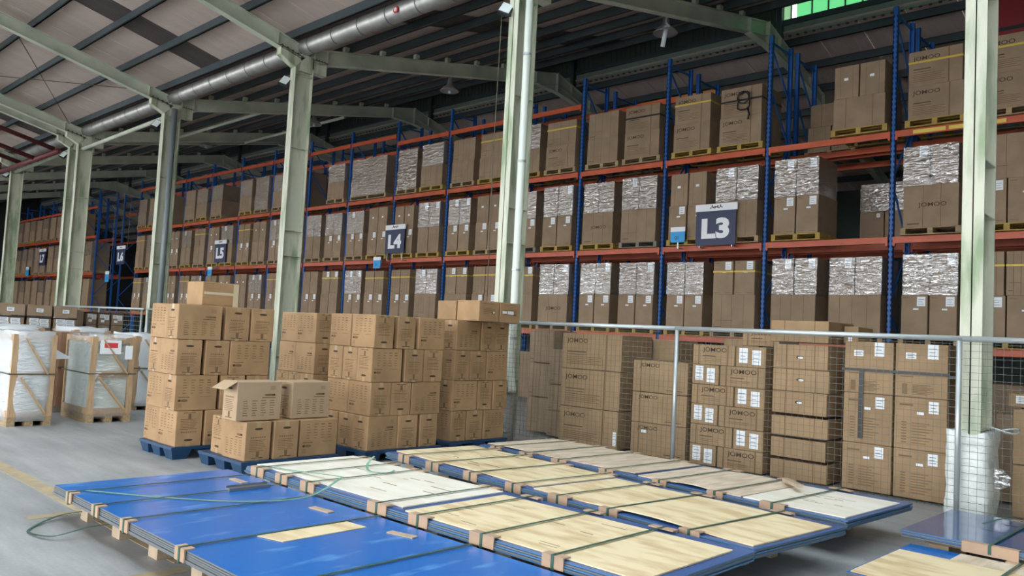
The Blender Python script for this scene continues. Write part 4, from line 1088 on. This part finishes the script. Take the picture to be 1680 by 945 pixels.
fence(-21.8, -15.5, 8.9, 'distant wire mesh fence behind the tall carton stack', detailed=False, posts=(.02, 3.1, 6.2))

# ================================================================== CARTONS BEHIND THE FENCE
GF = 'large cartons behind the mesh fence'; YF = 9.62
def fbox(x0, x1, z0, z1, lab, pr=(), lb=(), d=.8, y=YF, m_='kraft_mid', st=(), film=None, rz=0):
    return carton('large_carton', (x0+x1)/2, y+d/2, z0, x1-x0-.008, d, z1-z0-.004, lab, GF, m_, rz, [(k, '-Y') for k in pr], [('-Y', s) for s in lb], film, st)
zz = [(.02, .57), (.575, 1.145), (1.15, 1.69)]
for k, (a, b_) in enumerate(zz): fbox(-7.97, -6.85, a, b_, 'huge wordmark carton behind the fence, %s of its column of three' % ['bottom', 'middle', 'top'][k], ('jomoo',), (([(.93, .1, .06, .2)],) if k == 0 else ()), rz=.01*(k-1))
zz = [(.02, .47), (.475, .90), (.905, 1.35)]
for k, (a, b_) in enumerate(zz): fbox(-6.63, -5.73, a, b_, 'wordmark carton left of the middle fence post, %s of three' % ['bottom', 'middle', 'top'][k], ('jomoo_plain',), (([(.2, .7, .08, .04)],) if k == 0 else ()))
fbox(-6.9, -6.45, .02, 1.66, 'tall plain carton in shadow between two wordmark columns', (), (), .6, 10.5)
zr = [.02, .29, .555, .825, 1.085, 1.35, 1.62]
for k in range(6):
    z0, z1 = zr[k], zr[k+1]; rn = ['bottom', 'second', 'third', 'fourth', 'fifth', 'top'][k]
    LB = [(.12, .2, .12, .19), (.56, .12, .12, .19)]
    if k % 2 == 0:   # labels left
        fbox(-5.67, -5.27, z0, z1, 'carton with two white labels, %s layer of the label column' % rn, (), (LB,)); fbox(-5.26, -4.62, z0, z1, 'wordmark carton on the right of the label column, %s layer' % rn, ('jomoo_small',))
    else:
        fbox(-5.67, -5.05, z0, z1, 'wordmark carton on the left of the label column, %s layer' % rn, ('jomoo_small',)); fbox(-5.04, -4.62, z0, z1, 'carton with two white labels at right, %s layer of label column' % rn, (), (LB,))
zr = [.02, .28, .55, .82, 1.095, 1.37, 1.675]
for k in range(6):
    rn = ['bottom', 'second', 'third', 'fourth', 'fifth', 'top'][k]
    o = fbox(-4.53+.01*(k % 2), -3.82, zr[k], zr[k+1]-(.03 if k < 3 else 0), 'dented carton with dark stripes, %s of the handle column' % rn if k < 3 else 'carton with oval hand hole, %s of the handle column' % rn, ('stripe2',), (), rz=.02*((-1)**k))
    if k >= 3:
        p = Print('-Y', .70, .8, .004); p.ell(.35, .145, .05, .02); p.mesh; link('hand_hole', p.mesh('hand_hole', 'ink'), o)
        p = Print('-Y', .70, .8, .006); p.ell(.36, .142, .035, .014); link('hand_hole', p.mesh('hand_hole', 'paper'), o)
fbox(-4.57, -3.83, 1.70, 1.97, 'flat carton above the fence rail on top of handle column', ('stripe2',), ())
fbox(-3.80, -3.62, 1.72, 1.93, 'small labelled carton beside the flat carton above the rail', (), ([(.3, .1, .05, .09)],), .5, 10.0)
fbox(-5.15, -4.62, 1.63, 1.86, 'wordmark carton peeping over the label column below rail', ('jomoo_small',), (), .6, 10.0)
fbox(-5.75, -5.2, .02, 1.72, 'tall plain carton behind the label column', (), (), .6, 10.6)
cols = ((-3.64, -3.085, 'left'), (-3.07, -2.52, 'right')); zr = [.03, .57, 1.145, 1.415, 1.745]
for ci, (xa, xb, cn) in enumerate(cols):
    for k in range(4):
        big = k < 2; sp = [(.66, .72, .10, .13), (.44, .68, .07, .03)] if big else ([(.62, .5, .11, .16), (.2, .48, .11, .07)] if k == 3 else [])
        fbox(xa, xb, zr[k], zr[k+1], 'strapped carton in the %s column next to nearest column, %s' % (cn, ['bottom', 'third from top', 'second from top', 'top'][k]), ('lines',) if k < 3 else (), (sp,) if sp else (), st=((.30, .03, 'black_strap'),) if False else ())
mb = MB(); mb.box(-3.66, YF-.018, 1.40, -2.50, YF-.010, 1.43); mb.box(-3.46, YF-.02, .62, -3.41, YF-.012, 1.40); mb.box(-2.52, YF-.018, 1.38, -2.44, YF+.3, 1.41)
tag(mb.build('black_strap', 'black_strap'), 'black strap round the two carton columns by the nearest column', 'strap')
# dim stacks at the left end of the fence
for k, (xa, xb, z0, z1, y) in enumerate(((-9.0, -8.47, 1.18, 1.72, 10.0), (-9.0, -8.47, .62, 1.17, 10.0), (-9.0, -8.47, .05, .61, 10.0), (-8.46, -8.0, .86, 1.42, 9.9), (-8.46, -8.0, .44, .85, 9.9), (-8.46, -8.0, .03, .43, 9.9))):
    fbox(xa, xb, z0, z1, 'shaded carton behind the foil wrap, %s' % ['top of the rear column', 'middle of the rear column', 'bottom of the rear column', 'top of the front column', 'middle of the front column', 'bottom of the front column'][k], ('stripes',), (), .6, y, 'kraft_dark')  # the darker kraft puts their shade into the colour
# right of the nearest column
fbox(-1.90, -1.3, .03, .55, 'lower carton at the right frame edge behind the fence', ('stripe2',), (), .7, 9.55)
fbox(-1.90, -1.3, .56, 1.12, 'upper carton at the right frame edge behind the fence', ('stripe2',), (), .7, 9.55)
fbox(-1.97, -1.3, 1.13, 1.27, 'flat carton with white papers at the right frame edge', (), ([(.1, .3, .15, .08), (.4, .35, .15, .07)],), .5, 9.7)
fbox(-2.25, -1.95, .03, 1.0, 'shaded carton right behind the white plastic wrap', (), (), .5, 10.5, 'kraft_dark')
# low platform under fence cartons
# ================================================================== FILM-WRAPPED CRATES
def crate(x1, y0, dx, dy, h, label, sign_=False, milky='film_milky', rz=0):
    r = empty('wooden_crate', (x1-dx/2, y0+dy/2, 0), rz); tag(r, label, 'crate', 'film-wrapped crates'); X, Y = dx/2, dy/2; pz = .13
    mb = MB()
    for yy in (-Y, -.05, Y-.10): mb.box(-X, yy, 0, X, yy+.10, .09)
    mb.box(-X, -Y, .09, X, Y, pz); mb.build('pallet_base', 'pallet_wood', r)
    for sx in (-1, 1):
        for sy in (-1, 1): MB().box(sx*X-(.04 if sx > 0 else 0), sy*Y-(.08 if sy > 0 else 0), pz, sx*X+(.04 if sx < 0 else 0), sy*Y+(.08 if sy < 0 else 0), h).build('post', 'crate_wood', r)
    for z in (pz, h*.53, h-.09): MB().box(X-.02, -Y+.08, z, X+.005, Y-.08, z+.08).build('rail', 'crate_wood', r)
    for z0, z1 in ((pz+.05, h*.53), (h*.53+.05, h-.05)):
        MB().bar((X+.002, -Y+.12 if z0 < .5 else -Y+.15, z1), (X+.002, Y-.10, z0), .02, .09, up=(1, 0, 0)).build('brace', 'crate_wood', r)
    for z in (pz, h-.09): MB().box(-X+.04, -Y-.005, z, X-.04, -Y+.02, z+.08).build('rail', 'crate_wood', r)
    MB().box(-X+.03, -Y+.03, pz+.01, X-.05, Y-.03, h-.04).build('panel_pack', 'crate_panel', r)
    lumpy('stretch_film', -X-.02, -Y-.02, .07, X+.02, Y+.02, h+.035, milky, .010, int(abs(x1*100+y0*31)), 8, r)
    mb = MB(); mb.box(-X-.03, -Y-.03, h*.56, X+.03, -Y-.026, h*.575); mb.box(X+.026, -Y-.03, h*.56, X+.03, Y+.03, h*.575); mb.build('strap', 'rust_joint', r)
    if sign_:
        mb = MB(); mb.box(X+.034, -Y+.10, h*.80, X+.036, -Y+.40, h*.96); mb.build('paper_sheet', 'paper', r)
        mb = MB(); mb.box(X+.037, -Y+.16, h*.87, X+.038, -Y+.35, h*.93); mb.build('red_print', 'red_ink', r)
        mb = MB(); mb.box(X+.034, -Y+.46, h*.74, X+.036, -Y+.57, h*.90); mb.build('paper_sheet', 'paper', r)
    return r
crate(-12.48, 3.32, 1.1, .55, 1.27, 'film-wrapped white panel crate at the left frame edge')
crate(-12.55, 4.36, 1.1, .62, 1.27, 'film-wrapped crate bearing a paper with red print', True, 'film')
crate(-14.0, 5.55, 1.1, .6, 1.26, 'film-wrapped crate next to the tall carton stack', False, 'film_white')
crate(-14.1, 3.5, 1.1, .62, 1.30, 'film-wrapped crate in the second row behind the edge crate', False, 'film_white')
crate(-15.6, 4.0, 1.1, .62, 1.30, 'film-wrapped crate in the third row, nearer the frame edge', False, 'film_white')
crate(-15.6, 5.1, 1.1, .62, 1.30, 'film-wrapped crate in the third row, nearer the carton stacks', False, 'film_white')
r = empty('brown_crate', (-14.35, 4.62, 0)); tag(r, 'bare reddish brown wooden crate between the film-wrapped crates', 'crate')
MB().box(-.3, -.22, .1, .3, .2, 1.28).build('body', 'brown_wood', r); MB().box(-.3, -.24, 0, .3, .22, .1).build('base', 'pallet_grey', r); MB().box(.3, -.23, .70, .31, .21, .73).build('strap', 'rust_joint', r)
mb = MB(); mb.add([(-12.9, 3.87, 1.12), (-12.9, 4.22, .92), (-12.9, 3.87, .90), (-12.905, 3.87, 1.12), (-12.905, 4.22, .92), (-12.905, 3.87, .90)], [(0,2,1),(3,4,5),(0,1,4,3),(1,2,5,4),(2,0,3,5)])
tag(mb.build('paper_flag', 'paper'), 'white triangular paper corner sticking out beside the edge crate', 'paper')
# cartons behind the crates
GB = 'cartons stacked behind the crates'
for k, (y0, y1) in enumerate(((4.2, 4.69), (4.71, 5.15), (5.17, 5.6))):
    nm = ['nearest the frame edge', 'middle one', 'nearest the column pair'][k]
    carton('carton', -17.3, (y0+y1)/2, 1.50, .55, y1-y0-.02, .215, 'flat brown carton with white slip on the rear pile, %s' % nm, GB, 'kraft_dark', 0, [], [('+X', [(.35, .35, .12, .07)])])
    carton('carton', -17.3, (y0+y1)/2, 1.27, .55, y1-y0-.03, .215, 'carton plastered with white labels under the flat ones, %s' % nm, GB, 'kraft_dark', 0, [], [('+X', [(.08, .5, .16, .08), (.5, .45, .16, .08), (.1, .15, .16, .07), (.52, .1, .16, .08)])], None, [(.19, .02, 'black_strap')])
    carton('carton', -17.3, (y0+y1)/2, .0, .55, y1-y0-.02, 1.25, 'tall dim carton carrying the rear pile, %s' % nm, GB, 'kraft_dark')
for k, (y0, y1) in enumerate(((6.0, 6.22), (6.24, 6.48), (6.5, 6.75))):
    carton('carton', -18.0, (y0+y1)/2, 1.38, .5, y1-y0-.02, .26, 'small labelled carton near the distant fence, %s of three' % ['first', 'second', 'third'][k], GB, 'kraft_dark', 0, [], [('+X', [(.1, .55, .09, .07), (.5, .4, .09, .1), (.2, .2, .07, .05)])], None, [(.23, .02, 'black_strap')])
    carton('carton', -18.0, (y0+y1)/2, 0, .5, y1-y0-.02, 1.37, 'tall carton carrying a small labelled one, %s of three' % ['first', 'second', 'third'][k], GB, 'kraft_dark')
carton('carton', -18.0, 5.8, 0, .5, .3, 1.66, 'tall dark brown carton beside the labelled trio', GB, 'kraft_dark')
# ground-level cartons of the rack bay, seen as dim bulk under the first beam
for b in range(-1, 8):
    for sd, off in (('left', .3), ('right', 1.45)):
        if b in (-1, 2) or (b == 3 and sd == 'left'):
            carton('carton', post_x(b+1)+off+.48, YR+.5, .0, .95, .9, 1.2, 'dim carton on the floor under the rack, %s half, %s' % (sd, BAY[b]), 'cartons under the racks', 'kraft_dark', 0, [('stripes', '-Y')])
print('objects', len(bpy.data.objects), 'cartons', sum(1 for o in bpy.data.objects if o.get('category') == 'carton'))
